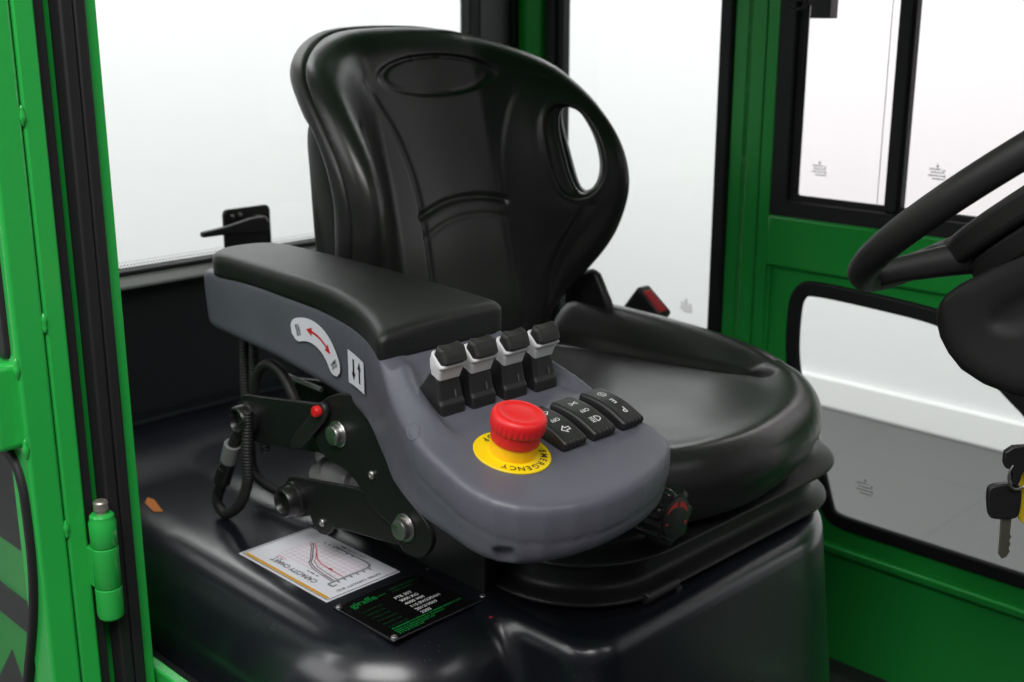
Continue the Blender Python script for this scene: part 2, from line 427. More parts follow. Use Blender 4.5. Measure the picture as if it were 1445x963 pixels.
P(MB().bb(.92, .95, -.5, .5, .55, 1.16), 'unseen_front_panel', PANELM, .004)  # unseen dash panel, added to block low light from the kick panel
# side panel below the hood on the camera side
P(MB().bb(-.5, .4, -.497, -.485, .55, 1.02), 'side_panel', GREEN, .002)
P(MB().bb(-.45, .3, -.484, -.46, .96, 1.0), 'hood_seal', RUBBER, .004)

# rear window
rw = thing('rear_window', 'rear window with black latch handle behind the armrest', 'window', (0, 0, 0))
MB().bb(-.462, -.457, -.352, .352, 1.3195, 1.99).build('pane', GLASSN, rw)
mb = MB()
for j in range(3):
    r = .0016-.0004*j
    for i in range(150):
        c = (-.4565, -.35+.0047*(i+.5*(j % 2)), 1.3215+.004*j)
        mb.prism([(r*math.cos(a), r*math.sin(a)) for a in (.4, 1.44, 2.5, 3.5, 4.6, 5.6)], c, Y, Z, X, .0002)
o = mb.build('frit_dots', INK, rw, smooth=0); o['kind'] = 'stuff'
hd = MB().prism(rrect(-.113, -.037, 1.322, 1.382, .008), (-.4568, 0, 0), Y, Z, X, .006).build('latch_plate', BLACKP, rw, bevel=.0015)
mb = MB(); mb.prism([(-.163, 1.353), (-.163, 1.3605), (-.125, 1.364), (-.085, 1.371), (-.062, 1.371), (-.054, 1.36), (-.058, 1.348), (-.085, 1.348), (-.125, 1.3525)], (-.434, 0, 0), Y, Z, X, .010)
mb.cyl((-.451, -.063, 1.36), (-.430, -.063, 1.36), .011)
mb.build('latch_handle', BLACKP, rw, bevel=.003, seg=3)
mb = MB()
for y, z in ((-.1, 1.372), (-.088, 1.373)): mb.rev([(.0001, .003), (.003, .0025), (.0035, 0)], (-.4508, y, z), X, 16)
mb.build('screw', CHROME, rw)

def glass_mark(par, x, y, z, s=1.0):
    """small etched certification mark facing the cab"""
    mb = MB(); e = lambda p: mb.flat(p, (x, y, z), X, Z, .0)
    bar = lambda x0, x1, z0, z1: e([(x0*s, z0*s), (x1*s, z0*s), (x1*s, z1*s), (x0*s, z1*s)])
    bar(-.002, .002, .009, .0105); bar(-.0006, .0006, .007, .013)
    for k, (a, b) in enumerate(((-.011, .006), (-.009, .011), (-.012, .009), (-.006, .012))):
        u = a
        while u < b:
            q = random.uniform(.001, .0028); bar(u, min(u+q, b), .0045-.0042*k, .0066-.0042*k); u += q+.0008
    bar(.008, .0105, .003, .0055); bar(.0095, .0118, -.0045, -.0015)
    mb.build('etched_mark', MARK, par, smooth=0)
sw = thing('side_window', 'fixed clear side window between rear pillar and door post, beyond the seat wing hole', 'window', (0, 0, 0))
MB().bb(-.376, -.06, .508, .512, 1.12, 1.99).build('pane', GLASSN, sw)
glass_mark(sw, -.117, .5072, 1.195)

# ------------------------------------------------------------------ doors
def weld(mb, c, s):
    x, y, z = c
    n = 10; pr = []
    for k in range(n+1):
        t = -1+2*k/n; pr.append((max(.0001, s*math.sqrt(max(0, 1-t*t))*(.62+.10*math.sin(5*t+z*90))), t*s*2.2))
    mb.rev(pr, (x, y, z), Z, 12)
ld = thing('cab_door', 'closed green cab door beyond the steering wheel, divided upper glass and low rounded window', 'door', (0, .52, .7))
def D(mb, name, m, bevel=0, **k):
    o = mb.build(name, m, None, bevel=bevel, **k); o.parent = ld; o.matrix_parent_inverse = Matrix.Translation(-ld.location); return o
D(MB().bb(-.0115, .0125, .496, .53, .5, 2.0), 'hinge_stile', GREEN, .0025)
D(MB().bb(.0143, .034, .4955, .53, .5, 2.0), 'inner_stile', GREEN, .0025)
mb = MB()
for z in (1.62, 1.54, 1.434, 1.286): weld(mb, (-.0155, .4985, z), .0035)
D(mb, 'weld_bead', GREEN)
D(MB().bb(.033, .72, .4925, .532, 1.287, 1.362), 'cross_rail', GREEN, .004, seg=3)
# upper glass: rubber frame, divider, panes
mb = MB(); frame_loop(mb, rrect(.0345, .70, 1.3625, 1.98, .004), rrect(.062, .67, 1.385, 1.96, .004), (0, .4935, 0), X, Z, Y, .012)
frame_loop(mb, rrect(.058, .69, 1.377, 1.97, .004), rrect(.076, .66, 1.394, 1.955, .004), (0, .5005, 0), X, Z, Y, .0055)
D(mb, 'window_rubber', RUBBER, .003)
mb = MB(); mb.bb(.2125, .2305, .496, .516, 1.386, 1.97); mb.bb(.2318, .2345, .5, .514, 1.39, 1.97)
D(mb, 'window_divider', RUBBER, .002)
D(MB().bb(.197, .1979, .5055, .5062, 1.386, 1.97), 'sliding_glass_edge', mat('glass_edge', (.80, .82, .81), .3), 0)
p = D(MB().bb(.06, .225, .5065, .5095, 1.38, 1.98), 'pane', GLASSP); glass_mark(ld, .105, .506, 1.432)
p = D(MB().bb(.22, .69, .521, .525, 1.38, 1.98), 'pane', GLASSP); glass_mark(ld, .272, .5205, 1.441)
# lower part: recessed skin with a rounded window
out = [(.071, 1.16), (.071, 1.225), (.075, 1.25), (.088, 1.268), (.108, 1.2745), (.2, 1.272), (.3, 1.2665), (.325, 1.257), (.352, 1.238), (.40, 1.195), (.46, 1.15), (.51, 1.08), (.53, 1.0), (.532, .95), (.525, .92), (.50, .911), (.35, .911), (.24, .911), (.19, .911), (.168, .914), (.153, .925), (.147, .94), (.12, 1.02), (.085, 1.10)]
cx, cz = .28, 1.07
def shrink(pts, d):
    r = []
    n = len(pts)
    for i in range(n):
        a = Vector(pts[i-1]); b = Vector(pts[i]); c = Vector(pts[(i+1) % n]); t = (c-a).normalized(); r.append(tuple(b+Vector((t.y, -t.x))*d))
    return r
out = smooth_poly(out, 2); inn = shrink(out, .0225)
mb = MB(); frame_loop(mb, out, inn, (0, .498, 0), X, Z, Y, .009); D(mb, 'window_rubber', RUBBER, .004, seg=3)
big = []
for (x, z) in out:
    a = math.atan2(z-cz, x-cx); dx, dz = math.cos(a), math.sin(a)
    k = min((.66-cx)/dx if dx > 0 else 1e9, (.034-cx)/dx if dx < 0 else 1e9, (1.288-cz)/dz if dz > 0 else 1e9, (.874-cz)/dz if dz < 0 else 1e9)
    big.append((cx+dx*k, cz+dz*k))
mb = MB(); frame_loop(mb, big, shrink(out, .004), (0, .5035, 0), X, Z, Y, .008)
mb.bb(.034, .04, .499, .5035, .874, 1.287)
D(mb, 'door_skin', GREEN)
D(MB().bb(.034, .72, .489, .53, .8735, .886), 'fold_ledge', GREEN, .003)
D(MB().bb(.034, .72, .5, .53, .5, .873), 'kick_panel', GREEN, .003)
D(MB().prism(shrink(out, .01), (0, .5065, 0), X, Z, Y, .003), 'pane', GLASSN)
glass_mark(ld, .214, .506, .983, 1.15)
for o in ld.children:
    if o.name.startswith('etched'): o.matrix_parent_inverse = Matrix.Translation(-ld.location)
mb = MB(); mb.bb(.098, .128, .468, .488, 1.638, 1.72); mb.bb(.09, .1, .47, .476, 1.655, 1.72); mb.tube([(.052, .488, 1.652), (.07, .472, 1.649), (.086, .47, 1.653), (.09, .47, 1.668)], .0022, 8); mb.bb(.055, .125, .486, .493, 1.66, 1.74)
D(mb, 'sliding_latch', BLACKP, .002)

# right door, folded fully back along the outside of the cab at the left of the picture
rd = thing('cab_door', 'open green door folded back against the body side, with weld beads and lift-off hinge', 'door', (-.01, -.58, .7))
def R_(mb, name, m, bevel=0, parent=None, **k):
    o = mb.build(name, m, None, bevel=bevel, **k)
    if parent is None: o.parent = rd; o.matrix_parent_inverse = Matrix.Translation(-rd.location)
    else: o.parent = parent
    return o
R_(MB().bb(-.035, .001, -.5722, -.5532, .5, 2.0), 'hinge_stile', GREEN, .0025)
R_(MB().bb(-.04, .002, -.6, -.5737, .5, 2.0), 'inner_stile', GREEN, .003, seg=3)
mb = MB()
for z in (1.565, 1.388, 1.195): weld(mb, (.001, -.573, z), .0042)
for z in (1.352, 1.279): weld(mb, (.0, -.6005, z), .0045)
R_(mb, 'weld_bead', GREEN)
R_(MB().bb(-.7, -.008, -.622, -.588, 1.277, 1.356), 'cross_rail', GREEN, .006, seg=3)
mb = MB(); frame_loop(mb, rrect(-.7, -.01, 1.357, 1.98, .01), rrect(-.68, -.034, 1.39, 1.96, .01), (0, -.604, 0), X, Z, Y, .02)
R_(mb, 'window_rubber', RUBBER, .004)
mir = [(-x+.062, z) for x, z in out]
mir = [(-x+.066, z) for x, z in out]
mb = MB(); frame_loop(mb, mir, [(-x+.066, z) for x, z in shrink(out, .0095)], (0, -.606, 0), X, Z, Y, .02)
R_(mb, 'window_rubber', RUBBER, .003, seg=3)
R_(MB().prism([(-x+.062, z) for x, z in shrink(out, .01)], (0, -.592, 0), X, Z, Y, .004), 'pane', GLASSN)
R_(MB().bb(-.7, -.04, -.594, -.588, 1.39, 1.97), 'pane', GLASSN)
mb = MB(); frame_loop(mb, [(min(-x+.062, -.006), z) for x, z in big], [(-x+.062, z) for x, z in shrink(out, .004)], (0, -.598, 0), X, Z, Y, .008)
R_(mb, 'door_skin', GREEN)
R_(MB().bb(-.7, -.04, -.6, -.57, .5, .873), 'kick_panel', GREEN, .003)
HX = (.012, -.5435)
hg = R_(MB().rev([(.001, -.005), (.008, -.003), (.0115, .0), (.0125, .004), (.0125, .0295), (.0118, .0303)], (*HX, 1.102), Z, 28).rev([(.0118, 0), (.0125, .001), (.0125, .0395), (.0118, .0403)], (*HX, 1.1327), Z, 28).rev([(.0118, 0), (.0125, .001), (.0125, .024), (.0112, .027), (.0112, .030), (.009, .032)], (*HX, 1.1735), Z, 28).bb(-.004, .010, -.556, -.545, 1.134, 1.172), 'hinge', GREEN, .0015)
o = MB().rev([(.0055, 0), (.0055, .004), (.0068, .0042), (.0068, .0115), (.0055, .013), (.0001, .0132)], (*HX, 1.2045), Z, 20).build('hinge_pin', mat('tarnished_bolt', (.45, .40, .36), .4, metal=.7, vary=(300, .4)), hg)
# body side behind the open door: green shell with black stripe bands
bp = thing('body_side', 'green body side with black bands, seen through the lower glass of the open door', 'body panel', (-.4, -.53, .9))
for nm, m, q in (('shell', GREEN, MB().bb(-.9, -.036, -.54, -.5, .55, 1.275)), ('dark_band', PANELM, MB().bb(-.9, -.06, -.5425, -.5395, 1.100, 1.262)), ('dark_band', RUBBER, MB().bb(-.9, -.04, -.545, -.5395, 1.0045, 1.0385)), ('dark_arrow', RUBBER, MB().prism([(-.252, .958), (-.215, .905), (-.34, .86)], (0, -.5395, 0), X, Z, -Y, .0015))):
    o = q.build(nm, m, None, bevel=.002 if nm == 'shell' else 0); o.parent = bp; o.matrix_parent_inverse = Matrix.Translation(-bp.location)

# ------------------------------------------------------------------ hood under the seat
hood = thing('battery_hood', 'glossy navy black moulded hood carrying the seat, with capacity label and name plate', 'hood', (0, 0, 0))
def rr2(x, y, x0, x1, y0, y1, r):
    qx = np.abs(x-(x0+x1)/2)-(x1-x0)/2+r; qy = np.abs(y-(y0+y1)/2)-(y1-y0)/2+r
    return np.hypot(np.maximum(qx, 0), np.maximum(qy, 0))+np.minimum(np.maximum(qx, qy), 0)-r
def hood_fn(x, y, z):
    dz = np.maximum(1.1-z, 0)
    top = 1.1+.014*(1-sstep(-.36, -.255, x))
    # long lens shaped scoop beside the labels
    lens = np.clip(1-((x-.045)/.17)**2, 0, 1)
    top = top-.0014*np.sqrt(lens+1e-6)*np.exp(-((y+.411)/.0075)**2)
    a = rr2(x, y, -.5, .287, -.452, .2, .13)-.10*dz
    a = smax(a, z-top, .075)
    b = rr2(x, y, -.3, .378, -.278, .222, .165-.125*sstep(.05, -.14, y))-.11*dz
    b = smax(b, z-1.1, .020)
    f = smin(a, b, .018)
    return np.maximum(f, .72-z)
sdf('hood_shell', hood_fn, (-.46, -.52, .71), (.46, .32, 1.145), .005, HOODM, hood)
ZH = 1.1003
st = MB().bb(-.0215, .1315, -.3835, -.279, 1.0995, ZH).build('capacity_label', PAPER, hood, smooth=0)
def strip(mb, x0, x1, y0, y1, l=.0002): mb.add([(x0, y0, ZH+l), (x1, y0, ZH+l), (x1, y1, ZH+l), (x0, y1, ZH+l)], [(0, 1, 2, 3)])
def line(mb, pts, w, l=.0003):
    for (a, b), (c, d) in zip(pts, pts[1:]):
        t = Vector((c-a, d-b)); t = t.normalized() if t.length else Vector((1, 0)); n = Vector((-t.y, t.x))*w/2
        mb.add([(a+n.x, b+n.y, ZH+l), (a-n.x, b-n.y, ZH+l), (c-n.x, d-n.y, ZH+l), (c+n.x, d+n.y, ZH+l)], [(0, 1, 2, 3)])
mb = MB(); E0 = .0028
for a in (((-.0215+E0, -.3835+E0), (.1315-E0, -.3835+E0)), ((.1315-E0, -.3835+E0), (.1315-E0, -.279-E0)), ((.1315-E0, -.279-E0), (-.0215+E0, -.279-E0)), ((-.0215+E0, -.279-E0), (-.0215+E0, -.3835+E0))): line(mb, a, .0009)
mb.text('CAPACITY CHART', (.052, -.3655, ZH), -X, -Y, .0092, lift=.0003)
mb.text('RATED CAPACITY (KG)', (.1205, -.336, ZH), -Y, X, .0052, lift=.0003)
mb.text('LOAD CENTER (MM)', (.062, -.2975, ZH), -X, -Y, .0045, lift=.0003)
C1 = [(.012, -.314), (.02, -.318), (.03, -.326), (.042, -.335), (.05, -.343), (.062, -.3475), (.08, -.350), (.1, -.3515)]
line(mb, C1, .0011); line(mb, [(x, y-.0025) for x, y in C1], .0010); line(mb, [(x+.001, y+.0035) for x, y in C1[2:]], .0007)
for k in range(6): strip(mb, .021+.0075*k*(1.25 if k > 3 else 1), .0235+.0075*k*(1.25 if k > 3 else 1), -.3055, -.3035, .0003)
for k in range(6): strip(mb, .1035, .1075, -.3105-.008*k, -.309-.008*k, .0003)
for x0, q in ((.063, 1), (.068, 2), (.078, 1)): strip(mb, x0, x0+.0035*q, -.3575, -.356, .0003)
for x0 in (.005, .012): strip(mb, x0+.008, x0+.0125, -.361, -.3598, .0003)
mb.build('black_print', INK, st, smooth=0)
mb = MB()
for k in range(13): x = .009+.0075*k; line(mb, [(x, -.352 if k < 12 else -.34), (x, -.308)], .00035)
for k in range(8): y = -.352+.0062*k; line(mb, [(.009, y), (.1, y)], .00035)
mb.build('grid_print', INKP, st, smooth=0)
mb = MB(); line(mb, [(.014, -.3125), (.026, -.319), (.038, -.327), (.05, -.3345), (.06, -.3375), (.078, -.339), (.1, -.340)], .0011, .0004)
strip(mb, .012, .026, -.3575, -.3567, .0004); strip(mb, .074, .08, -.3395, -.337, .0004)
mb.build('red_print', INKR, st, smooth=0)
mb = MB(); line(mb, [(.038, -.3025), (.09, -.3025), (.097, -.3038), (.1005, -.3065), (.102, -.311), (.102, -.36), (.1095, -.3602), (.1095, -.3545)], .0024, .0003)
mb.build('slate_print', INKS, st, smooth=0)
mb = MB(); strip(mb, -.0165, .1265, -.3795, -.376); strip(mb, .043, .1275, -.2885, -.2835)
for k in range(5): x = .0385-.0075*k; mb.add([(x, -.2885, ZH+.0002), (x+.0035, -.2885, ZH+.0002), (x+.0005, -.2835, ZH+.0002), (x-.003, -.2835, ZH+.0002)], [(0, 1, 2, 3)])
mb.build('amber_print', INKO, st, smooth=0)
pl = MB().bb(.1465, .2365, -.3868, -.2665, 1.0995, 1.1014).build('name_plate', DARKPL, hood, bevel=.0003, smooth=0)
pe = MB(); ZH = 1.1016
line(pe, [(.2362, -.3868), (.2362, -.2665)], .0007); line(pe, [(.1468, -.3865), (.2365, -.3865)], .0007)
pe.build('plate_edge', mat('bare_metal_edge', (.35, .35, .36), .35, metal=.8), pl, smooth=0)
for x, y in ((.1502, -.383), (.1515, -.2715), (.2318, -.3825), (.2318, -.2715)):
    rv = MB(); rv.rev([(.0034, 0), (.0034, .0012), (.0027, .0022), (.0012, .0027), (.0011, .0018), (.0001, .0018)], (x, y, 1.1014), Z, 20).build('rivet', CHROME, pl)
mb = MB()
for i, (s_, y) in enumerate((('FTE 35T', -.3345), ('3000 KG', -.3345), ('4600 MM', -.3345), ('115.2V/230AH', -.3345), ('2012/1069', -.3345), ('2203', -.3345))):
    mb.text(s_, (.1745+.0078*i, y, ZH), Y, -X, .0062, 'LEFT')
mb.build('white_print', INKW, pl, smooth=0)
mb = MB(); mb.text('giraffe', (.1585, -.3755, ZH), Y, -X, .0125, 'LEFT'); strip(mb, .1588, .1598, -.3435, -.3335, 0)
mb.build('green_logo', INKG, pl, smooth=0)
mb = MB(); 
def blur_line(mb, x, y0, y1, h):
    y = y0
    while y < y1:
        q = random.uniform(.0011, .0022); strip(mb, x-h/2, x+h/2, y, y+q, 0); y += q+random.choice((.0005, .0005, .0014))
blur_line(mb, .2185, -.374, -.289, .0024); blur_line(mb, .2225, -.374, -.312, .0018); blur_line(mb, .2258, -.374, -.33, .0018); blur_line(mb, .229, -.374, -.345, .0018)
mb.build('green_small_print', INKG, pl, smooth=0)
mb = MB(); blur_line(mb, .156, -.327, -.29, .004); blur_line(mb, .162, -.327, -.303, .003)
for i in range(6): blur_line(mb, .1745+.0078*i, -.374, -.352, .0022)
mb.build('dim_print', INKD, pl, smooth=0)
MB().flat([(0.0, 0.0), (.012, .002), (.05, -.008), (.043, -.016), (.012, -.010)], (-.226, -.376, 1.1003), X, Y, 0).build('orange_sticker', KHAKI, hood, smooth=0)
MB().rev([(.0016, 0), (.0012, .0006), (.0001, .0008)], (.262, -.29, 1.0985), Z, 10).build('red_speck', RED, hood)
mb = MB(); mb.tube([(.350, -.172, 1.1065), (.350, -.122, 1.1065)], .0062, 16, sub=1); mb.bb(.343, .357, -.128, -.12, 1.09, 1.104); mb.bb(.343, .352, -.165, -.155, 1.092, 1.104)
mb.build('hood_pull', BLACKP, hood, bevel=.001)

# ------------------------------------------------------------------ seat
seat = thing('driver_seat', 'black vinyl driver seat with pierced side wings and oval headrest recess', 'seat', (0, 0, 0))
hole = smooth_poly([(.166, 1.529), (.1765, 1.521), (.1795, 1.498), (.179, 1.472), (.1765, 1.445), (.169, 1.425), (.159, 1.4165), (.1505, 1.425), (.1465, 1.446), (.1455, 1.473), (.1475, 1.5), (.155, 1.521)], 2)
G_ARC1 = smooth_poly([(-.046, 1.405), (-.013, 1.416), (.017, 1.4205), (.058, 1.42), (.094, 1.412)], 2, False)
G_ARC2 = smooth_poly([(-.045, 1.380), (-.006, 1.395), (.031, 1.399), (.065, 1.397), (.094, 1.390)], 2, False)
G_L = smooth_poly([(-.1, 1.567), (-.073, 1.526), (-.061, 1.5), (-.050, 1.462), (-.045, 1.423), (-.044, 1.385), (-.044, 1.337), (-.042, 1.25)], 2, False)
G_R = smooth_poly([(.180, 1.548), (.163, 1.565), (.147, 1.568), (.128, 1.553), (.114, 1.529), (.102, 1.494), (.094, 1.459), (.092, 1.419), (.094, 1.387), (.097, 1.35), (.099, 1.25)], 2, False)
G_RL = smooth_poly([(.168, 1.405), (.155, 1.372), (.143, 1.335), (.137, 1.301), (.135, 1.25)], 2, False)
def gv(d, w, dep): return dep*np.exp(-(d/w)**2)
def back_detail(y, z):
    ov = np.sqrt(((y-.020)/.088)**2+((z-1.571)/.0235)**2)
    d = .0035*(1-sstep(.92, 1.0, ov))+gv((ov-1.0)*.035, .0026, .0042)
    d = d+gv(polydist(y, z, G_ARC1, False), .0044, .0034)+gv(polydist(y, z, G_ARC2, False), .0036, .0010)
    d = d+gv(polydist(y, z, G_L, False), .0032, .0014)+gv(polydist(y, z, G_R, False), .0034, .0017)
    a1 = polydist(y, z, G_RL, False); d = d+gv(a1, .005, .004)
    ym = -y
    d = d+gv(polydist(ym, z, G_RL, False), .005, .004)
    # panel between the arcs and below stands slightly proud
    return d
def hole_d(x, y, z, b):
    ay = np.abs(y)-np.clip(b-x, -.03, .16)*.62
    return polydist(ay, z, hole)
def back_fn(x, y, z):
    d2 = polydist(y, z, BACK_OUT); b = back_x(y, z)
    dh = polydist(np.abs(y), z, hole)+.2*(1-sstep(-.05, .0, y))
    near = np.exp(-np.maximum(dh, 0)/.010)
    xf = b-back_detail(y, z)-.013*near+.0036*np.exp(-((dh-.0058)/.0034)**2)
    sl = 1/np.sqrt(1+(10*(back_x(y+.05, z)-back_x(y-.05, z)))**2*.6)
    w = sstep(.07, .19, np.abs(y))
    f = smax((x-xf)*sl, d2, .034)
    f = smax(f, (b-.055+.018*w-x)*sl, .005)
    return smax(f, -hole_d(x, y, z, b), .010)
sdf('backrest', back_fn, (-.235, -.225, 1.2), (.05, .225, 1.64), .0023, VINYL, seat, newton=2)
def shell_fn(x, y, z):
    d2 = polydist(y, z, BACK_OUT)
    b = back_x(y, z); ay = np.abs(y); w = sstep(.07, .19, ay)
    f = smax((x-(b-.0542+.018*w))*.75, d2-.0022, .005)
    f = smax(f, (b-.096+.020*w-x)*.75, .022)
    f = smax(f, -hole_d(x, y, z, b), .01)
    yb = .160-.012*sstep(1.32, 1.2, z)
    c = smax(smax(ay-yb, z-1.548, .05), smax(x-(BACK_C(z)-.02), -.206-x-(z-1.4)*.10, .05), .05)
    pocket = smax(smax(np.abs(x-(BACK_C(z)-.045))-.036, np.abs(z-1.41)-.115, .05), -(ay-.148), .01)
    c = smax(c, -pocket, .010)
    return smin(f, c, .004)
sdf('back_shell', shell_fn, (-.30, -.23, 1.2), (.02, .23, 1.64), .0035, BLACKP, seat, newton=2)
CUSH = [(-.11, -.20), (-.11, .20), (-.085, .236), (-.03, .247), (.08, .25), (.16, .248), (.23, .235), (.293, .200), (.346, .145), (.380, .083), (.396, .0), (.397, -.05), (.385, -.115), (.355, -.172), (.30, -.214), (.23, -.238), (.16, -.246), (.08, -.247), (-.03, -.245), (-.085, -.234)]
CUSH = smooth_poly(CUSH, 2)
C_BASE = spl([-.12, -.06, .05, .15, .25, .33, .40], [1.205, 1.212, 1.219, 1.226, 1.234, 1.239, 1.239])
C_RIM = spl([-.12, -.05, .06, .16, .25, .33, .40], [1.268, 1.266, 1.262, 1.256, 1.250, 1.2490, 1.249])
C_YB = spl([-.12, .0, .1, .2, .27, .33, .40], [.150, .157, .162, .165, .164, .150, .13])
G_C = smooth_poly([(-.10, .155), (0, .160), (.1, .1635), (.2, .166), (.245, .165), (.262, .158)], 2, False)
def cush_fn(x, y, z):
    d2 = polydist(x, y, CUSH)
    ay = np.abs(y); yb = C_YB(x)
    base = C_BASE(x); rim = C_RIM(x)
    edge = np.exp(-(np.maximum(-d2-.020, 0)/.034)**2)           # raised front rim
    fr = sstep(.12, .30, x)
    side = sstep(yb-.012, yb+.055, ay)
    zt = base+(rim-base)*np.maximum(side, edge*fr)
    g = np.minimum(polydist(x, y, G_C, False), polydist(x, -y, G_C, False))
    zt = zt-gv(g, .0060, .0075)
    zt = zt-.010*sstep(-.14, -.03, -(d2+.0))*0
    dd = d2+np.maximum(1.222-z, 0)*.42*sstep(1.222, 1.17, z)+.004*np.sin((z-1.17)*70)*sstep(.012, .03, 1.235-z)*.35
    f = smax(dd, z-zt, .036)
    return smax(f, 1.163-z, .02)
sdf('cushion', cush_fn, (-.13, -.265, 1.155), (.42, .265, 1.285), .0035, VINYL, seat)
def BL_O(z): return -.012+.019*np.exp(-((z-1.1065)/.0065)**2)+.025*np.exp(-((z-1.1505)/.0070)**2)+.004*np.exp(-((z-1.178)/.006)**2)
def bell_fn(x, y, z):
    return smax(smax((rr2(x, y, -.12, .347, -.247, .222, .10)-BL_O(z))*.8, z-1.178, .006), 1.092-z, .004)
sdf('suspension_bellows', bell_fn, (-.14, -.27, 1.085), (.37, .25, 1.19), .0028, BELLOW, seat)
# weight adjuster knob under the cushion front
kn = MB()
K = 72; pro = []
for h, r0, lob in ((0, .0225, .0), (.001, .0245, .0034), (.022, .0250, .0036), (.026, .0238, .0028), (.027, .0215, .0)):
    pro.append((h, r0, lob))
vs = []; ko = Vector((.357, -.172, 1.2005))
for h, r0, lob in pro:
    for i in range(K):
        a = 2*math.pi*i/K; q = math.cos(7*a); q = math.copysign(abs(q)**.4, q); r = r0+lob*q
        vs.append(ko+Vector((h, r*math.cos(a), r*math.sin(a))))
kn.add(vs, [(j*K+i, j*K+(i+1) % K, (j+1)*K+(i+1) % K, (j+1)*K+i) for j in range(4) for i in range(K)]+[tuple(4*K+i for i in range(K))])
kn.cyl(ko+Vector((-.05, 0, 0)), ko, .012)
kob = kn.build('adjuster_knob', mat('gloss_black_plastic', (.012, .012, .012), .22), seat)
MB().rev([(.0195, 0), (.0195, .0008), (.0185, .0012), (.0001, .0012)], ko+Vector((.027, 0, 0)), X, 40).build('dial_face', BLACKP, kob)
mb = MB(); fo = ko+Vector((.0284, 0, 0))
def sector(a0, a1, r0, r1, rb=None, n=10):
    A = [math.radians(a0+(a1-a0)*i/n) for i in range(n+1)]
    o = [(r1*math.cos(a), r1*math.sin(a)) for a in A]; i_ = [((r0+((rb if rb else r0)-r0)*k/n)*math.cos(a), (r0+((rb if rb else r0)-r0)*k/n)*math.sin(a)) for k, a in enumerate(A)]
    for k in range(n): mb.flat([i_[k], i_[k+1], o[k+1], o[k]][::-1], fo, Y, Z, 0.0)
sector(72, 10, .010, .0165, .0145); sector(86, 150, .010, .0165, .0150)
mb.flat([(-.0165, -.003), (-.0125, -.003), (-.0125, -.001), (-.0165, -.001)], fo, Y, Z); mb.flat([(.0115, -.009), (.0148, -.009), (.0148, -.0055), (.0115, -.0055)], fo, Y, Z)
mb.build('dial_mark', mat('dull_red_ink', lin(170, 50, 45), .5), kob, smooth=0)
# recliner bracket at the far side
hb = MB().prism([(-.10, 1.24), (-.10, 1.285), (-.066, 1.308), (-.050, 1.312), (-.040, 1.306), (-.020, 1.272), (-.012, 1.25)], (0, .200, 0), X, Z, Y, .014)
hb.build('recliner_cover', BLACKP, seat, bevel=.006, seg=3)

bk_ = thing('belt_buckle', 'black seat belt buckle with red release button beyond the seat cushion', 'buckle', (-.03, .3, 1.2))
def T(o, par): o.parent = par; o.matrix_parent_inverse = Matrix.Translation(-par.location); return o
ax_ = Vector((.25, -.12, .72)).normalized()
bx = Matrix((Vector((.79, 0, -.61)), Vector((0, 1, 0)), Vector((.61, 0, .79)))).transposed()
T(MB().box((-.036, .30, 1.235), (.056, .026, .062), bx).build('buckle_body', BLACKP, None, bevel=.005, seg=3), bk_)
T(MB().box(Vector((-.036, .30, 1.235))+bx @ Vector((.003, -.0035, .031)), (.040, .016, .003), bx).build('release_button', mat('clear_red_plastic', lin(205, 40, 52), .3), None, bevel=.001), bk_)
T(MB().tube([(-.055, .30, 1.21), (-.075, .295, 1.16), (-.09, .28, 1.10)], .008, 10).build('buckle_stalk', BLACKP, None), bk_)

# ------------------------------------------------------------------ armrest console
con = thing('armrest_console', 'grey armrest console with black padded top, four levers and red stop button', 'armrest', (0, 0, 0))
Y_OUT = spl([-.19, -.15, 0, .10, .17, .22, .28, .33, .38, .43, .50], [-.325, -.328, -.335, -.3395, -.3575, -.382, -.418, -.4405, -.4495, -.4515, -.4515])
Z_TOP = spl([-.19, -.13, -.05, .02, .10, .17, .225, .25, .30, .388, .50], [1.375, 1.376, 1.379, 1.377, 1.373, 1.369, 1.3645, 1.3575, 1.345, 1.323, 1.295])
Z_BOT = spl([-.19, -.15, -.10, 0, .07, .12, .16, .20, .24, .30, .35, .42, .50], [1.309, 1.309, 1.307, 1.301, 1.292, 1.286, 1.280, 1.268, 1.264, 1.266, 1.264, 1.2575, 1.2565])
Y_IN = spl([-.19, .2, .30, .36, .50], [-.2405, -.2405, -.2445, -.2465, -.2465])
NOSE = [(-.158, -.316), (-.152, -.3255)]+[(v, float(Y_OUT(v))) for v in np.linspace(-.14, .375, 30)]
NOSE += [(.395, -.4515), (.412, -.4508), (.428, -.4465), (.442, -.436), (.453, -.420), (.4615, -.396), (.4655, -.370), (.4655, -.345), (.463, -.320), (.458, -.297), (.450, -.274), (.442, -.260), (.431, -.2515), (.418, -.2475), (.40, -.2465)]
NOSE += [(v, float(Y_IN(v))) for v in np.linspace(.36, -.14, 12)]+[(-.152, -.2425), (-.158, -.252)]
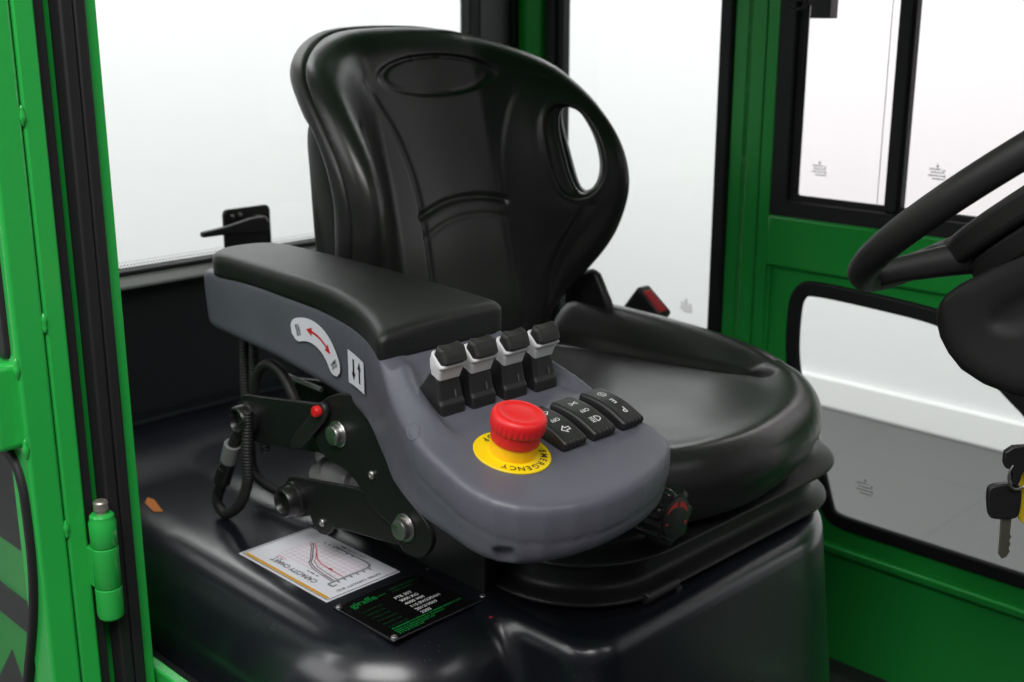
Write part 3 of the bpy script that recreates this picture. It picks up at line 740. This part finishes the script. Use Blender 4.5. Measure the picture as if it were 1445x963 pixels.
def house_fn(x, y, z):
    yo = Y_OUT(x); yi = Y_IN(x); zt = Z_TOP(x); zb = Z_BOT(x)
    # lever well, a few millimetres deep, fading out towards the front
    well = sstep(.226, .236, x)*(1-sstep(.322, .356, x))*sstep(yo+.018, yo+.036, y)*(1-sstep(yi-.013, yi-.005, y))
    fade = sstep(.226, .262, x)*(1-sstep(.322, .364, x))
    rim = sstep(yo-.004, yo+.024, y)*(1-sstep(yo+.027, yo+.043, y))
    rin = sstep(yi-.016, yi-.008, y)
    zt = zt-.0055*well+fade*(.0095*rim+.004*rin)
    low = sstep(.012, .062, zt-z)
    pl_ = polydist(x, y, NOSE)+.0055*low*sstep(.25, .42, x)+.002*low
    f = smax(pl_, z-zt, .0070)
    f = smax(f, zb-z, .014)
    # parting line round the nose
    f = f+.0007*np.exp(-((z-(zt-.030))/.0014)**2)*sstep(.30, .36, x)
    notch = np.maximum(np.hypot(x-.4305, y+.4405)-.0085, np.hypot(z-1.262, (x-.4305)*.8)-.0125)
    f = smax(f, -notch, .0015)
    return f
hs = sdf('housing', house_fn, (-.18, -.462, 1.245), (.485, -.230, 1.395), .0032, GREY, con)
PT = spl([-.16, -.06, .05, .15, .24], [1.3995, 1.400, 1.3985, 1.395, 1.391])
def pad_fn(x, y, z):
    yo = Y_OUT(x)-.0015
    sd = smax(yo-y, y+.2385, .01)
    pl_ = smax(sd, -.145-x, .035); pl_ = smax(pl_, x-.2305, .012)
    zt = PT(x)-.0016*((y+.29)/.05)**2
    f = smax(pl_, z-zt, .010)
    zb = Z_TOP(np.minimum(x, .226))-.0035
    f = smax(f, zb-z, .003)
    return f
sdf('arm_pad', pad_fn, (-.16, -.405, 1.352), (.242, -.228, 1.41), .0028, PADV, con)
bpy.context.view_layer.update()
RG = []
for k in range(28):
    a = 2*math.pi*k/28; e1 = Vector((.9, -.38, -.22)).normalized(); e2 = Vector((.25, .3, .92)).normalized()
    ok_, loc_, nor_, fi_ = hs.closest_point_on_mesh(Vector((.330, -.4385, 1.341))+e1*(.0088*math.cos(a))+e2*(.0088*math.sin(a)))
    RG.append(loc_)
MB().tube(RG, .0005, 6, closed=True, sub=2).build('plug_ring', GREY, con)

# side labels
def on_side(mb, poly, lift):
    """polygon in (x, z) laid on the outer side of the housing"""
    vs = []
    for x, z in poly:
        dy = float(Y_OUT(x+.002)-Y_OUT(x-.002))/.004; n = Vector((dy, -1, 0)).normalized()
        vs.append(Vector((x, float(Y_OUT(x)), z))+n*lift)
    return mb.add(vs, [tuple(range(len(vs)))])
def fan(mb, poly, lift):
    mid = [(x, .5*(z+min(q[1] for q in poly))) for x, z in poly]
    on_side(mb, poly, lift)
def arc_pts(c, r, a0, a1, n): return [(c[0]+r*math.cos(math.radians(a0+(a1-a0)*i/n)), c[1]+r*math.sin(math.radians(a0+(a1-a0)*i/n))) for i in range(n+1)]
def ribbon(mb, A, B, lift):
    for i in range(len(A)-1): on_side(mb, [A[i], A[i+1], B[i+1], B[i]], lift)
def band(c, rm, wid, a0, a1, n=26, cap=True):
    """bent band with round ends: lists of outer and inner points"""
    A = []; B = []
    L = math.radians(a1-a0)*rm; m = 7
    for i in range(m):
        t = i/m*math.pi/2; s_ = -wid*(1-math.sin(t))/abs(rm); h = wid*math.sqrt(max(0, 1-(1-math.sin(t))**2))
        a = math.radians(a0)+(s_ if a1 > a0 else -s_); A.append((c[0]+(rm+h)*math.cos(a), c[1]+(rm+h)*math.sin(a))); B.append((c[0]+(rm-h)*math.cos(a), c[1]+(rm-h)*math.sin(a)))
    for i in range(n+1):
        a = math.radians(a0+(a1-a0)*i/n); A.append((c[0]+(rm+wid)*math.cos(a), c[1]+(rm+wid)*math.sin(a))); B.append((c[0]+(rm-wid)*math.cos(a), c[1]+(rm-wid)*math.sin(a)))
    for i in range(m-1, -1, -1):
        t = i/m*math.pi/2; s_ = wid*(1-math.sin(t))/abs(rm); h = wid*math.sqrt(max(0, 1-(1-math.sin(t))**2))
        a = math.radians(a1)+(s_ if a1 > a0 else -s_); A.append((c[0]+(rm+h)*math.cos(a), c[1]+(rm+h)*math.sin(a))); B.append((c[0]+(rm-h)*math.cos(a), c[1]+(rm-h)*math.sin(a)))
    return A, B
BC = (.0545, 1.293); BR = .0545
mb = MB(); A, B = band(BC, BR, .0118, 109, 33); ribbon(mb, A, B, .0007); sl = mb.build('tilt_label', PAPER, con, smooth=0)
mb = MB(); A = arc_pts(BC, BR+.0012, 84, 53, 14); B = arc_pts(BC, BR-.0012, 84, 53, 14); ribbon(mb, A, B, .0011)
for a, s_ in ((84, 1), (53, -1)):
    ra = math.radians(a); p = Vector((BC[0]+BR*math.cos(ra), BC[1]+BR*math.sin(ra))); t = Vector((-math.sin(ra), math.cos(ra)))*s_; n = Vector((math.cos(ra), math.sin(ra)))
    q = [p+n*.0045-t*.001, p-n*.0045-t*.001, p+t*.0085]
    on_side(mb, [tuple(k) for k in (q if s_ > 0 else q[::-1])], .0011)
mb.build('red_arrow', INKR, sl, smooth=0)
mb = MB()
for a in (108, 33):
    ra = math.radians(a); p = Vector((BC[0]+BR*math.cos(ra), BC[1]+BR*math.sin(ra))); t = Vector((-math.sin(ra), math.cos(ra))); n = Vector((math.cos(ra), math.sin(ra)))
    for row, (h, dens) in enumerate(((.0016, .9), (-.0022, .6))):
        u = -.0055
        while u < .0055:
            q = random.uniform(.0007, .0012)
            for v in (-.0013, 0, .0012):
                if random.random() < dens: on_side(mb, [tuple(p+n*(u+i*q)+t*(h+v+j*.0006)) for i, j in ((0, 0), (1, 0), (1, 1), (0, 1))][::-1], .0011)
            on_side(mb, [tuple(p+n*(u+i*.0005)+t*(h+j*.0012)) for i, j in ((0, -1), (1, -1), (1, 1), (0, 1))][::-1], .0012)
            u += q+.0004
mb.build('small_print', INK, sl, smooth=0)
mb = MB(); A = [(.140, 1.3455), (.1535, 1.3438), (.167, 1.3422), (.180, 1.3405)]; B = [(.128, 1.3155), (.1405, 1.3143), (.153, 1.3132), (.166, 1.312)]
A = [(.1300+.038*i/8, 1.3455-.0035*i/8) for i in range(9)]; B = [(.1300+.038*i/8, 1.3135-.0015*i/8) for i in range(9)]
ribbon(mb, A, B, .0007); sl2 = mb.build('direction_label', PAPER, con, smooth=0)
mb = MB()
for xc, s_ in ((.1425, -1), (.1565, 1)):
    zc = 1.3288; w_ = .0017
    for poly in ([(xc-w_, zc-.010*s_), (xc+w_, zc-.010*s_), (xc+w_, zc+.003*s_), (xc-w_, zc+.003*s_)], [(xc-.0042, zc+.003*s_), (xc+.0042, zc+.003*s_), (xc, zc+.0105*s_)]): on_side(mb, poly[::-1], .0011)
mb.build('black_arrow', INK, sl2, smooth=0)

# panel frame
SLOPE = math.atan(.25); PX = Vector((math.cos(SLOPE), 0, -math.sin(SLOPE))); PN = Vector((math.sin(SLOPE), 0, math.cos(SLOPE)))
def panel(x, y, lift=0): return Vector((x, y, float(Z_TOP(x))))+PN*lift
ELEV = (('outermost black and light grey lever, beside the red stop button', -.3825), ('x', -.3505), ('x', -.3155), ('x', -.2805))
BOOT = [(.0, -.008), (.0, .006), (-.0022, .0098), (-.0038, .0175), (-.0055, .0255), (-.0085, .031), (-.0125, .0325), (-.0165, .0315), (-.0215, .0245), (-.0285, .0165), (-.0290, .010), (-.0290, -.008)]
def lev(p): return (p[0]*1.0, p[1])
def extr(mb, prof, y0, y1, taper=None):
    """profile in (x, z) from y0 to y1; taper(z) scales the width"""
    k = len(prof); yc = (y0+y1)/2; hw = (y1-y0)/2
    a = [(x, yc-hw*(taper(z) if taper else 1), z) for x, z in prof]; b = [(x, yc+hw*(taper(z) if taper else 1), z) for x, z in prof]
    area2 = sum(prof[i][0]*prof[(i+1) % k][1]-prof[(i+1) % k][0]*prof[i][1] for i in range(k))
    fs = [tuple(range(k)), tuple(range(k, 2*k))[::-1]]+[(i, k+i, k+(i+1) % k, (i+1) % k) for i in range(k)]
    if area2 < 0: fs = [f[::-1] for f in fs]
    return mb.add(a+b, fs)
def poly_sdf(x, z, P): return polydist(x, z, P)
COLLAR = [(-.0142, .028), (-.0045, .0255), (-.0012, .0345), (.0024, .0375), (.0024, .0393), (-.0015, .0400), (-.0115, .0505), (-.0142, .043)]
CAPP = [(-.0108, .0470), (-.0065, .0562), (.0013, .0530), (.0048, .0418), (-.0012, .0385)]
def boot_fn(x, y, z):
    wd = .0138-.0016*sstep(.0, .03, z)
    d = polydist(x, z, BOOT)
    return smax(d, np.abs(y)-wd+.0012*np.exp(-(np.maximum(np.abs(x+.001), 0)/.02)**2)*0, .0035)
def cap_fn(x, y, z):
    d = polydist(x, z, CAPP)+.0016*(1-np.clip(np.abs(y)/.0128, 0, 1)**2)*sstep(.046, .054, z)
    return smax(d, np.abs(y)-.0128, .0055)-.0004
def collar_fn(x, y, z):
    d = polydist(x, z, COLLAR)
    groove = .0007*np.exp(-((z-.0352)/.0007)**2)*sstep(-.006, -.002, x)
    return smax(d+groove, np.abs(y)-(.0118+.0018*sstep(.027, .040, z)), .0025)
protos = None
LAB = None
for i, y in enumerate((-.3825, -.3495, -.3140, -.2790)):
    x0 = .3165+.0018*i
    base = Vector((x0, y, 1.3385+(-.0005)*i))
    if protos is None:
        boot = sdf('boot', boot_fn, (-.033, -.017, -.010), (.003, .017, .036), .0009, BLACKP)
        coll = sdf('collar', collar_fn, (-.018, -.018, .024), (.006, .018, .054), .0008, LGREY)
        cap = sdf('thumb_cap', cap_fn, (-.016, -.016, .034), (.009, .016, .060), .0007, SOFTB)
        mk = MB().box((-.0024, .004, .0135), (.0012, .0007, .0058), Matrix.Rotation(math.radians(-10), 3, 'Y')).build('tick_mark', mat('grey_ink', (.10, .10, .10), .5))
        protos = (boot, coll, cap, mk); parts = protos
    else:
        parts = []
        for p in protos:
            c = p.copy(); COL.objects.link(c); parts.append(c)
    e = bpy.data.objects.new('control_lever', None); COL.objects.link(e); e.parent = con; e.location = base; e.empty_display_size = .02
    for p in parts: p.parent = e; p.location = (0, 0, 0)

# emergency stop
EO = panel(.3885, -.3885); 
es = bpy.data.objects.new('emergency_stop', None); COL.objects.link(es); es.parent = con; es.empty_display_size = .02
es.matrix_basis = Matrix.Translation(EO) @ Matrix((PX, Y, PN)).transposed().to_4x4()
def sub(o): o.parent = es; return o
sub(MB().rev([(.0300, -.001), (.0304, .0010), (.0299, .0016), (.0001, .0016)], (0, 0, 0), Z, 64).build('yellow_ring', YLAB))
sub(MB().rev([(.0178, .001), (.0178, .0122), (.0001, .0122)], (0, 0, 0), Z, 56).build('yellow_collar', YEL))
sub(MB().rev([(.0170, .0121), (.0188, .0125), (.0192, .0135), (.0196, .0232), (.0190, .0239), (.0001, .0239)], (0, 0, 0), Z, 56).build('button_skirt', RED))
mb = MB(); K = 360; vs = []; pr = [(.0190, .0214, 0), (.0203, .0216, .7), (.0209, .0222, 1), (.0212, .0240, 1), (.0213, .0260, .6), (.0213, .0285, .05), (.0210, .0315, 0), (.0200, .0335, 0), (.0184, .0346, 0), (.0165, .0350, 0), (.0150, .0350, 0), (.0143, .0346, 0), (.0135, .0343, 0), (.0090, .0349, 0), (.0045, .0352, 0), (.0006, .0353, 0)]
for r, h, l in pr:
    for i in range(K):
        q = .5-.5*math.cos(2*math.pi*i/K*30); d_ = .0007*l*q**2; vs.append(((r*1.02-d_)*math.cos(2*math.pi*i/K), (r*1.02-d_)*math.sin(2*math.pi*i/K), h+.0016))
mb.add(vs, [(j*K+i, j*K+(i+1) % K, (j+1)*K+(i+1) % K, (j+1)*K+i) for j in range(len(pr)-1) for i in range(K)]+[tuple((len(pr)-1)*K+i for i in range(K))])
sub(mb.build('mushroom_cap', RED, smooth=75))
mb = MB()
def ring_text(word, a_mid, step, flip):
    n = len(word)
    for k, ch in enumerate(word):
        a = math.radians(a_mid+(n-1)/2*step-k*step) if not flip else math.radians(a_mid-(n-1)/2*step+k*step)
        rad = Vector((math.cos(a), math.sin(a), 0)); tan = Vector((math.sin(a), -math.cos(a), 0))
        if flip: mb.text(ch, rad*.0243+Z*.0016, -tan, -rad, .0078)
        else: mb.text(ch, rad*.0243+Z*.0016, tan, rad, .0078)
ring_text('EMERGENCY', 2, 15, False); ring_text('STOP', 172, 17, True)
sub(mb.build('ring_lettering', INK, smooth=0))

# rocker switches
def rk_prof(n=22):
    P = [(-.0258, .0), (-.0262, .0062)]
    for i in range(n+1):
        t = i/n; P.append((-.0252+.0504*t, .0085+.0036*math.sin(math.pi*t)**.9-.0022*t))
    return P+[(.0264, .0045), (.0256, -.0002), (.0240, -.001), (.018, -.0018), (-.022, -.0022)]
RKP = rk_prof()
def rk_top(u): t = (u+.0252)/.0504; return .0085+.0036*math.sin(math.pi*min(max(t, 0), 1))**.9-.0022*t
def rk_fn(x, y, z):
    d = polydist(x, z, RKP)
    w_ = .0132-.0008*sstep(.004, .012, z)
    ser = .0010*(.5+.5*np.cos(y/.0045*2*math.pi))*sstep(.0225, .0262, x)*sstep(.012, .006, z)
    return smax(d+ser, np.abs(y)-w_, .0028)
rsw = None
def rtext(mb, ch, u, size, v=0, wx=1):
    V, F = text_geo(ch, 'CENTER')
    mb.add([(u+p[1]*size, v-p[0]*size*wx, rk_top(u+p[1]*size)+.00035) for p in V], F)
def rline(mb, pts, w_, closed=False):
    n = len(pts)
    for i in range(n if closed else n-1):
        a = Vector(pts[i]); b = Vector(pts[(i+1) % n]); t = (b-a).normalized(); q = Vector((-t.y, t.x))*w_/2; a = a-t*w_*.4; b = b+t*w_*.4
        vs = [(p.x, p.y, rk_top(p.x)+.00035) for p in (a+q, a-q, b-q, b+q)]
        mb.add(vs, [(0, 1, 2, 3)])
for i, y in enumerate((-.3390, -.3045, -.2690)):
    e = bpy.data.objects.new('rocker_switch', None); COL.objects.link(e); e.parent = con; e.empty_display_size = .02
    x0 = .3835+.0003*i
    e.matrix_basis = Matrix.Translation(panel(x0, y, .0022)) @ Matrix((PX, Y, PN)).transposed().to_4x4()
    if rsw is None:
        rsw = sdf('rocker_cap', rk_fn, (-.029, -.016, -.008), (.029, .016, .0145), .0009, BLACKP); b_ = rsw
        bz = MB().bb(-.0240, .0225, -.0118, .0118, -.006, .0).build('bezel', SOFTB, bevel=.0008); bz_ = bz
    else: b_ = rsw.copy(); COL.objects.link(b_); bz_ = bz.copy(); COL.objects.link(bz_)
    b_.parent = e; bz_.parent = e
    mb = MB()
    if i == 2:
        rtext(mb, 'P', .0125, .0095); rtext(mb, 'E', .000, .0090); rtext(mb, 'S', -.0125, .0062)
        rline(mb, [(-.0125+.0036*math.cos(a*math.pi/8), .0036*math.sin(a*math.pi/8)) for a in range(16)], .0007, True)
    else:
        rtext(mb, 'OFF', .000, .0058)
    if i == 1:
        u0 = .0125
        rline(mb, [(u0+.0028, .0008)]+[(u0+.0028*math.cos(math.radians(a)), .0008+.0050*math.sin(math.radians(a))) for a in range(0, 181, 18)]+[(u0-.0028, .0008)], .0009, True)
        for k in range(4): rline(mb, [(u0-.0026+.0017*k, -.0012), (u0-.0026+.0017*k, -.0048)], .0008)
        u0 = -.0125
        for a in (35, -35): rline(mb, [(u0+.0034*math.sin(math.radians(a)), .0045*math.cos(math.radians(a))), (u0-.0034*math.sin(math.radians(a)), -.0045*math.cos(math.radians(a)))], .0008)
        rline(mb, [(u0-.002, .003), (u0+.0002, .0045)], .0007); rline(mb, [(u0+.002, -.003), (u0+.0002, -.0045)], .0007)
    if i == 0:
        for u0, s_ in ((.0125, 1), (-.0125, -1)):
            A_ = [(u0+q*1.0, -s_*p) for p, q in ((-.0042, .0014), (.0002, .0014), (.0002, .0036), (.0046, 0), (.0002, -.0036), (.0002, -.0014), (-.0042, -.0014))]
            rline(mb, A_, .0009, True)
    o = mb.build('legend', INKW, None, smooth=0); o.parent = e

# linkage that carries the armrest
def plate(nm, pts, y, t, m=STEELB, b=.0012):
    return MB().prism(pts, (0, y, 0), X, Z, Y, t).build(nm, m, con, bevel=b)
UP = [(-.0986, 1.2222), (-.0929, 1.2358), (-.0775, 1.2499), (.064, 1.2719), (.0844, 1.273), (.0904, 1.2193), (.055, 1.2185), (-.0554, 1.1997), (-.0823, 1.2042), (-.0958, 1.209)]
plate('upper_arm', UP, -.331, .005); plate('upper_arm', [(x+.004, z+.004) for x, z in UP], -.262, .005)
LO = [(-.0043, 1.1559), (.0000, 1.1706), (.0085, 1.1812), (.0235, 1.1854), (.1246, 1.2023), (.1609, 1.199), (.1927, 1.1912), (.194, 1.1628), (.1013, 1.1508), (.0813, 1.1468), (.0763, 1.1397), (.069, 1.1345), (.059, 1.1332), (.0494, 1.1376), (.0429, 1.148), (.0233, 1.1395), (.009, 1.1372), (-.001, 1.1450)]
plate('lower_arm', LO, -.337, .005); plate('lower_arm', [(x+.004, z+.004) for x, z in LO], -.268, .005)
MAIN = smooth_poly([(.0814, 1.2868), (.1325, 1.3042), (.1635, 1.2885), (.1783, 1.2749), (.182, 1.2411), (.2066, 1.2202), (.2356, 1.2026), (.2425, 1.1897), (.2378, 1.1757), (.2258, 1.1637), (.2096, 1.161), (.1944, 1.1653), (.1859, 1.1841), (.1588, 1.1901), (.1413, 1.2067), (.1168, 1.2216), (.0851, 1.2232), (.0683, 1.2336), (.059, 1.2521)], 2)
plate('side_bracket', MAIN, -.3435, .006); plate('side_bracket', [(x+.012, z+.002) for x, z in MAIN], -.275, .006)
MB().bb(.075, .20, -.338, -.27, 1.262, 1.272).build('cross_plate', STEELB, con, bevel=.002)
MB().bb(.06, .23, -.268, -.25, 1.095, 1.165).build('floor_bracket', STEELB, con, bevel=.002)
def bolt(nm, x, z, y, r, m=CHROME):
    o = MB().rev([(r*1.32, 0), (r*1.35, .0012), (r*1.30, .002), (r, .0021), (r*1.0, .0075), (r*.93, .0088), (r*.80, .0092), (.0001, .0084)], (x, y, z), -Y, 32).build(nm, m, con)
    return o
bolt('pivot_bolt', .107, 1.2555, -.3436, .0098); bolt('pivot_bolt', .2045, 1.1885, -.3436, .0102)
for nm, x, z, y in (('pivot_boss', -.066, 1.227, -.331), ('pivot_boss', .022, 1.1615, -.337)):
    MB().rev([(.0185, 0), (.0185, .006), (.0162, .0075), (.0157, .017), (.0142, .019), (.0122, .0195), (.0114, .0185), (.0100, .0135), (.0001, .013)], (x, y, z), -Y, 36).build(nm, mat('gloss_black_cap', (.010, .010, .010), .33), con)
def screw(x, z, y, r):
    MB().rev([(r, 0), (r, .0016), (r*.8, .0026), (r*.45, .003), (r*.42, .0016), (.0001, .0016)], (x, y, z), -Y, 18).build('socket_screw', CHROME, con)
screw(.1575, 1.2275, -.3436, .0042); screw(.0655, 1.1480, -.3371, .0040)
rl = MB().prism(smooth_poly([(.078, 1.2745), (.084, 1.2835), (.093, 1.2845), (.098, 1.276), (.093, 1.266), (.056, 1.2325), (.041, 1.2222), (.033, 1.225), (.036, 1.235)], 2), (0, -.3505, 0), X, Z, Y, .006).build('release_lever', BLACKP, con, bevel=.0015)
MB().rev([(.0056, 0), (.0056, .004), (.0046, .0055), (.0001, .0058)], (.0855, -.3505, 1.2752), -Y, 24).build('red_button', RED, rl)
gs = MB().cyl((.022, -.303, 1.176), (.040, -.303, 1.1885), .0165, 32).rev([(.0165, 0), (.0175, .001), (.0175, .045), (.0150, .05), (.010, .052), (.010, .068)], (.028, -.303, 1.1795), Vector((.92, 0, .10)), 32).build('gas_strut', mat('grey_painted_steel', (.20, .20, .20), .4), con)

# cables beside the linkage
cb = thing('cable_bundle', 'black corrugated hoses and plug looping below the back of the armrest', 'cable', (-.1, -.3, 1.1))
def Tc(o, par=None):
    if par is None: o.parent = cb; o.matrix_parent_inverse = Matrix.Translation(-cb.location)
    else: o.parent = par
    return o
for pts, r in (([(-.132, -.29, 1.33), (-.137, -.29, 1.262), (-.139, -.29, 1.224), (-.139, -.288, 1.17), (-.141, -.285, 1.137), (-.124, -.285, 1.124), (-.072, -.285, 1.12), (.0, -.28, 1.112)], .0062), ([(-.120, -.285, 1.33), (-.127, -.285, 1.26), (-.128, -.285, 1.22), (-.12, -.28, 1.16)], .0062), ([(-.054, -.342, 1.24), (-.055, -.345, 1.192), (-.058, -.345, 1.159), (-.077, -.345, 1.127), (-.106, -.345, 1.1075), (-.123, -.345, 1.116), (-.117, -.345, 1.134)], .0062)):
    Tc(MB().tube(pts, r, 14, ribs=(.0036, .0011), sub=10).build('corrugated_hose', SOFTB, None, smooth=80))
Tc(MB().tube([(-.115, -.295, 1.22), (-.102, -.30, 1.251), (-.092, -.30, 1.268), (-.072, -.30, 1.279), (-.053, -.30, 1.275), (-.040, -.30, 1.265), (-.027, -.30, 1.248), (-.015, -.295, 1.22)], .0058, 14, sub=8).build('smooth_hose', SOFTB, None))
pg = Tc(MB().tube([(-.118, -.345, 1.130), (-.109, -.345, 1.146)], [.0062, .0066], 16, sub=1).cyl((-.110, -.345, 1.1445), (-.099, -.345, 1.165), .0094, 20).cyl((-.098, -.345, 1.164), (-.090, -.345, 1.180), .0088, 20).cyl((-.083, -.345, 1.194), (-.066, -.338, 1.224), .0065, 16).build('plug', BLACKP, None, bevel=.0008))
Tc(MB().cyl((-.0935, -.345, 1.1735), (-.0825, -.345, 1.196), .0096, 20).build('grey_sleeve', LGREY if False else mat('grey_tape', (.20, .20, .205), .5), None, bevel=.0006), pg)
Tc(MB().cyl((-.104, -.27, 1.2575), (-.020, -.27, 1.2545), .0028, 12).build('pale_rod', mat('pale_nylon', (.42, .43, .40), .5), None))

# ------------------------------------------------------------------ steering
T_ = math.radians(38); WE = Vector((math.cos(T_), 0, math.sin(T_))); WN = Vector((-math.sin(T_), 0, math.cos(T_))); WC = Vector((.63, 0, 1.53)); WR = .18
stw = thing('steering_wheel', 'black steering wheel with finger grips above the moulded column cover', 'steering wheel', WC)
def Ts(o): o.parent = stw; o.matrix_parent_inverse = Matrix.Translation(-WC); return o
def wl(a, r, h=0): return WC+(WE*math.cos(a)+Y*math.sin(a))*r+WN*h
mb = MB(); N, M = 288, 20; vs = []
for i in range(N):
    a = 2*math.pi*i/N
    for k in range(M):
        b = 2*math.pi*k/M
        inner = max(0, -math.cos(b)); rr = .0117-.0022*inner*(.5+.5*math.cos(a*44))
        vs.append(wl(a, WR+rr*math.cos(b), rr*1.05*math.sin(b)))
mb.add(vs, [(i*M+k, ((i+1) % N)*M+k, ((i+1) % N)*M+(k+1) % M, i*M+(k+1) % M) for i in range(N) for k in range(M)])
Ts(mb.build('rim', SOFTB, None, smooth=60))
mb = MB()
def spoke(mb, a, w0, w1):
    d = WE*math.cos(a)+Y*math.sin(a); s_ = WN.cross(d)
    secs = [(.045, w0, -.040, .020), (.085, w0*.92, -.032, .017), (.125, w1*1.05, -.017, .014), (.155, w1*.95, -.006, .012), (.180, w1*.9, 0, .010)]
    vs = []; n = 14
    for r, w_, h, t in secs:
        for k in range(n):
            b = 2*math.pi*k/n; cx_ = math.copysign(abs(math.cos(b))**.6, math.cos(b)); sx = math.copysign(abs(math.sin(b))**.6, math.sin(b))
            vs.append(WC+d*r+s_*(w_*cx_)+WN*(h+t*sx))
    mb.add(vs, [(j*n+k, j*n+(k+1) % n, (j+1)*n+(k+1) % n, (j+1)*n+k) for j in range(len(secs)-1) for k in range(n)]+[tuple(range(n))[::-1], tuple((len(secs)-1)*n+k for k in range(n))])
for a in (math.radians(192), math.radians(72), math.radians(312)):
    m2 = MB(); spoke(m2, a, .030, .020); Ts(m2.build('spoke', SOFTB, None, smooth=60))
HP = smooth_poly([(-.118, -.030), (-.118, .030), (-.065, .078), (.05, .088), (.095, .05), (.095, -.05), (.05, -.088), (-.065, -.078)], 2)
hub = Ts(MB().prism(HP, WC-WN*.030, WE, Y, WN, .024).build('hub_pad', SOFTB, None, bevel=.006, seg=4))
Ts(MB().prism([(a*.93, b*.93) for a, b in HP], WC-WN*.052, WE, Y, WN, .0215).build('hub_tray', SOFTB, None, bevel=.004, seg=3))
Ts(MB().prism([(a*.80, b*.80) for a, b in HP], WC-WN*.090, WE, Y, WN, .0375).build('hub_base', SOFTB, None, bevel=.004, seg=3))
stc = thing('steering_column', 'black moulded column cover under the steering wheel rim', 'steering column', (.75, 0, .7))
SHR = [((x-.75)*1.07+.742, (z-1.45)*1.16+1.455) for x, z in smooth_poly([(.5775, 1.409), (.5865, 1.3845), (.611, 1.3635), (.66, 1.356), (.86, 1.37), (.93, 1.45), (.85, 1.57), (.72, 1.56), (.655, 1.478), (.618, 1.445), (.588, 1.426)], 1)]
OVAL = smooth_poly([(.607, 1.412), (.616, 1.400), (.64, 1.405), (.69, 1.44), (.70, 1.46), (.66, 1.455), (.62, 1.432)], 2)
def shr_fn(x, y, z):
    d = polydist(x, z, SHR)
    f = smax(d, np.abs(y)-.074, .024)
    o = polydist(x, z, OVAL)
    return f+.0040*(1-sstep(-.009, .002, o))*sstep(-.03, -.05, y)
o = sdf('column_shroud', shr_fn, (.56, -.09, 1.34), (.95, .09, 1.60), .0045, SOFTB, None); o.parent = stc; o.matrix_parent_inverse = Matrix.Translation(-stc.location)
o = MB().tube([(.82, 0, 1.42), (.88, 0, 1.1), (.92, 0, .70)], .05, 24).build('column_tube', PANELM, None); o.parent = stc; o.matrix_parent_inverse = Matrix.Translation(-stc.location)
# keys hanging from the ignition
kb = thing('key_bunch', 'bunch of black headed keys and yellow tag hanging below the steering column', 'keys', (.63, -.02, 1.30))
def Tk(o, par=None):
    if par is None: o.parent = kb; o.matrix_parent_inverse = Matrix.Translation(-kb.location)
    else: o.parent = par
    return o
RI = Vector((.7071, .7071, 0)); DN = Vector((-.06, .06, -1)).normalized(); KN = RI.cross(DN).normalized()
def kpt(px, py, d):
    """point on the camera side of the keys measured in metres from the ring"""
    return Vector((.626, -.034, 1.254))+RI*px+Z*py+KN*d
hp = smooth_poly([(-.0165, .010), (-.012, .015), (.006, .0165), (.013, .012), (.0135, -.010), (.010, -.0165), (-.010, -.0165), (-.0135, -.012)], 2)
mb = MB(); slot = [(-.008, .0085), (.006, .0105), (.007, .0065), (-.007, .0045)]
k1 = MB().prism(hp, kpt(0, -.0065, 0), RI, Z, KN, .007).build('key_head', BLACKP, None, bevel=.0015, seg=3); Tk(k1)
Tk(MB().prism(smooth_poly([(-.010, .004), (.007, .004), (.009, -.011), (-.008, -.012)], 2), kpt(0, -.009, .0073), RI, Z, KN, .0006).build('head_inset', SOFTB, None), k1)
Tk(MB().prism([(-.0045, -.02), (.0045, -.02), (.0048, -.034), (.0062, -.036), (.0048, -.04), (.0062, -.043), (.005, -.047), (.0065, -.05), (.004, -.055), (.0, -.057), (-.003, -.053), (-.0035, -.04)], kpt(.003, -.0035, .0025), RI, Z, KN, .0022).build('key_blade', mat('brass_nickel', (.50, .48, .36), .3, metal=.9), None, bevel=.0004), k1)
Tk(MB().tube([kpt(.008+.011*math.cos(a), .020+.014*math.sin(a), -.002+.004*math.cos(a)) for a in [i*math.pi/8 for i in range(16)]], .0011, 8, closed=True, sub=3).build('split_ring', CHROME, None))
Tk(MB().prism(smooth_poly([(-.012, .014), (.014, .016), (.014, -.003), (.004, -.007), (.003, -.020), (-.003, -.020), (-.004, -.006), (-.012, -.004)], 1), kpt(.004, .031, -.006), RI, Z, KN, .006).build('key_head', BLACKP, None, bevel=.001))
tg = Tk(MB().prism(smooth_poly([(-.003, .002), (.0, .006), (.006, .004), (.026, -.004), (.026, -.046), (.001, -.052), (-.001, -.02)], 1), kpt(.0150, .018, .008), RI, Z, KN, .002).build('yellow_tag', mat('yellow_tag_plastic', lin(226, 196, 40), .4), None, bevel=.0006))
mb = MB()
for k in range(4): mb.box(kpt(.0215, .004-.009*k, .0103), (.0045, .0045, .0028))
Tk(mb.build('tag_print', INK, None, smooth=0), tg)
Tk(MB().tube([kpt(.0165, .022, .009), kpt(.013, .027, .009), kpt(.016, .033, .008), kpt(.022, .030, .008)], .0015, 8).build('tag_loop', MATS['yellow_tag_plastic'], None), tg)
Tk(MB().cyl(kpt(.022, .034, 0), kpt(.024, .046, 0), .0052, 16).build('chrome_link', CHROME, None))
Tk(MB().prism(smooth_poly([(-.012, .0), (.0, .012), (.030, .018), (.030, -.008), (-.006, -.010)], 2), kpt(.026, .052, -.006), RI, Z, KN, .012).build('ignition_key', BLACKP, None, bevel=.0015))
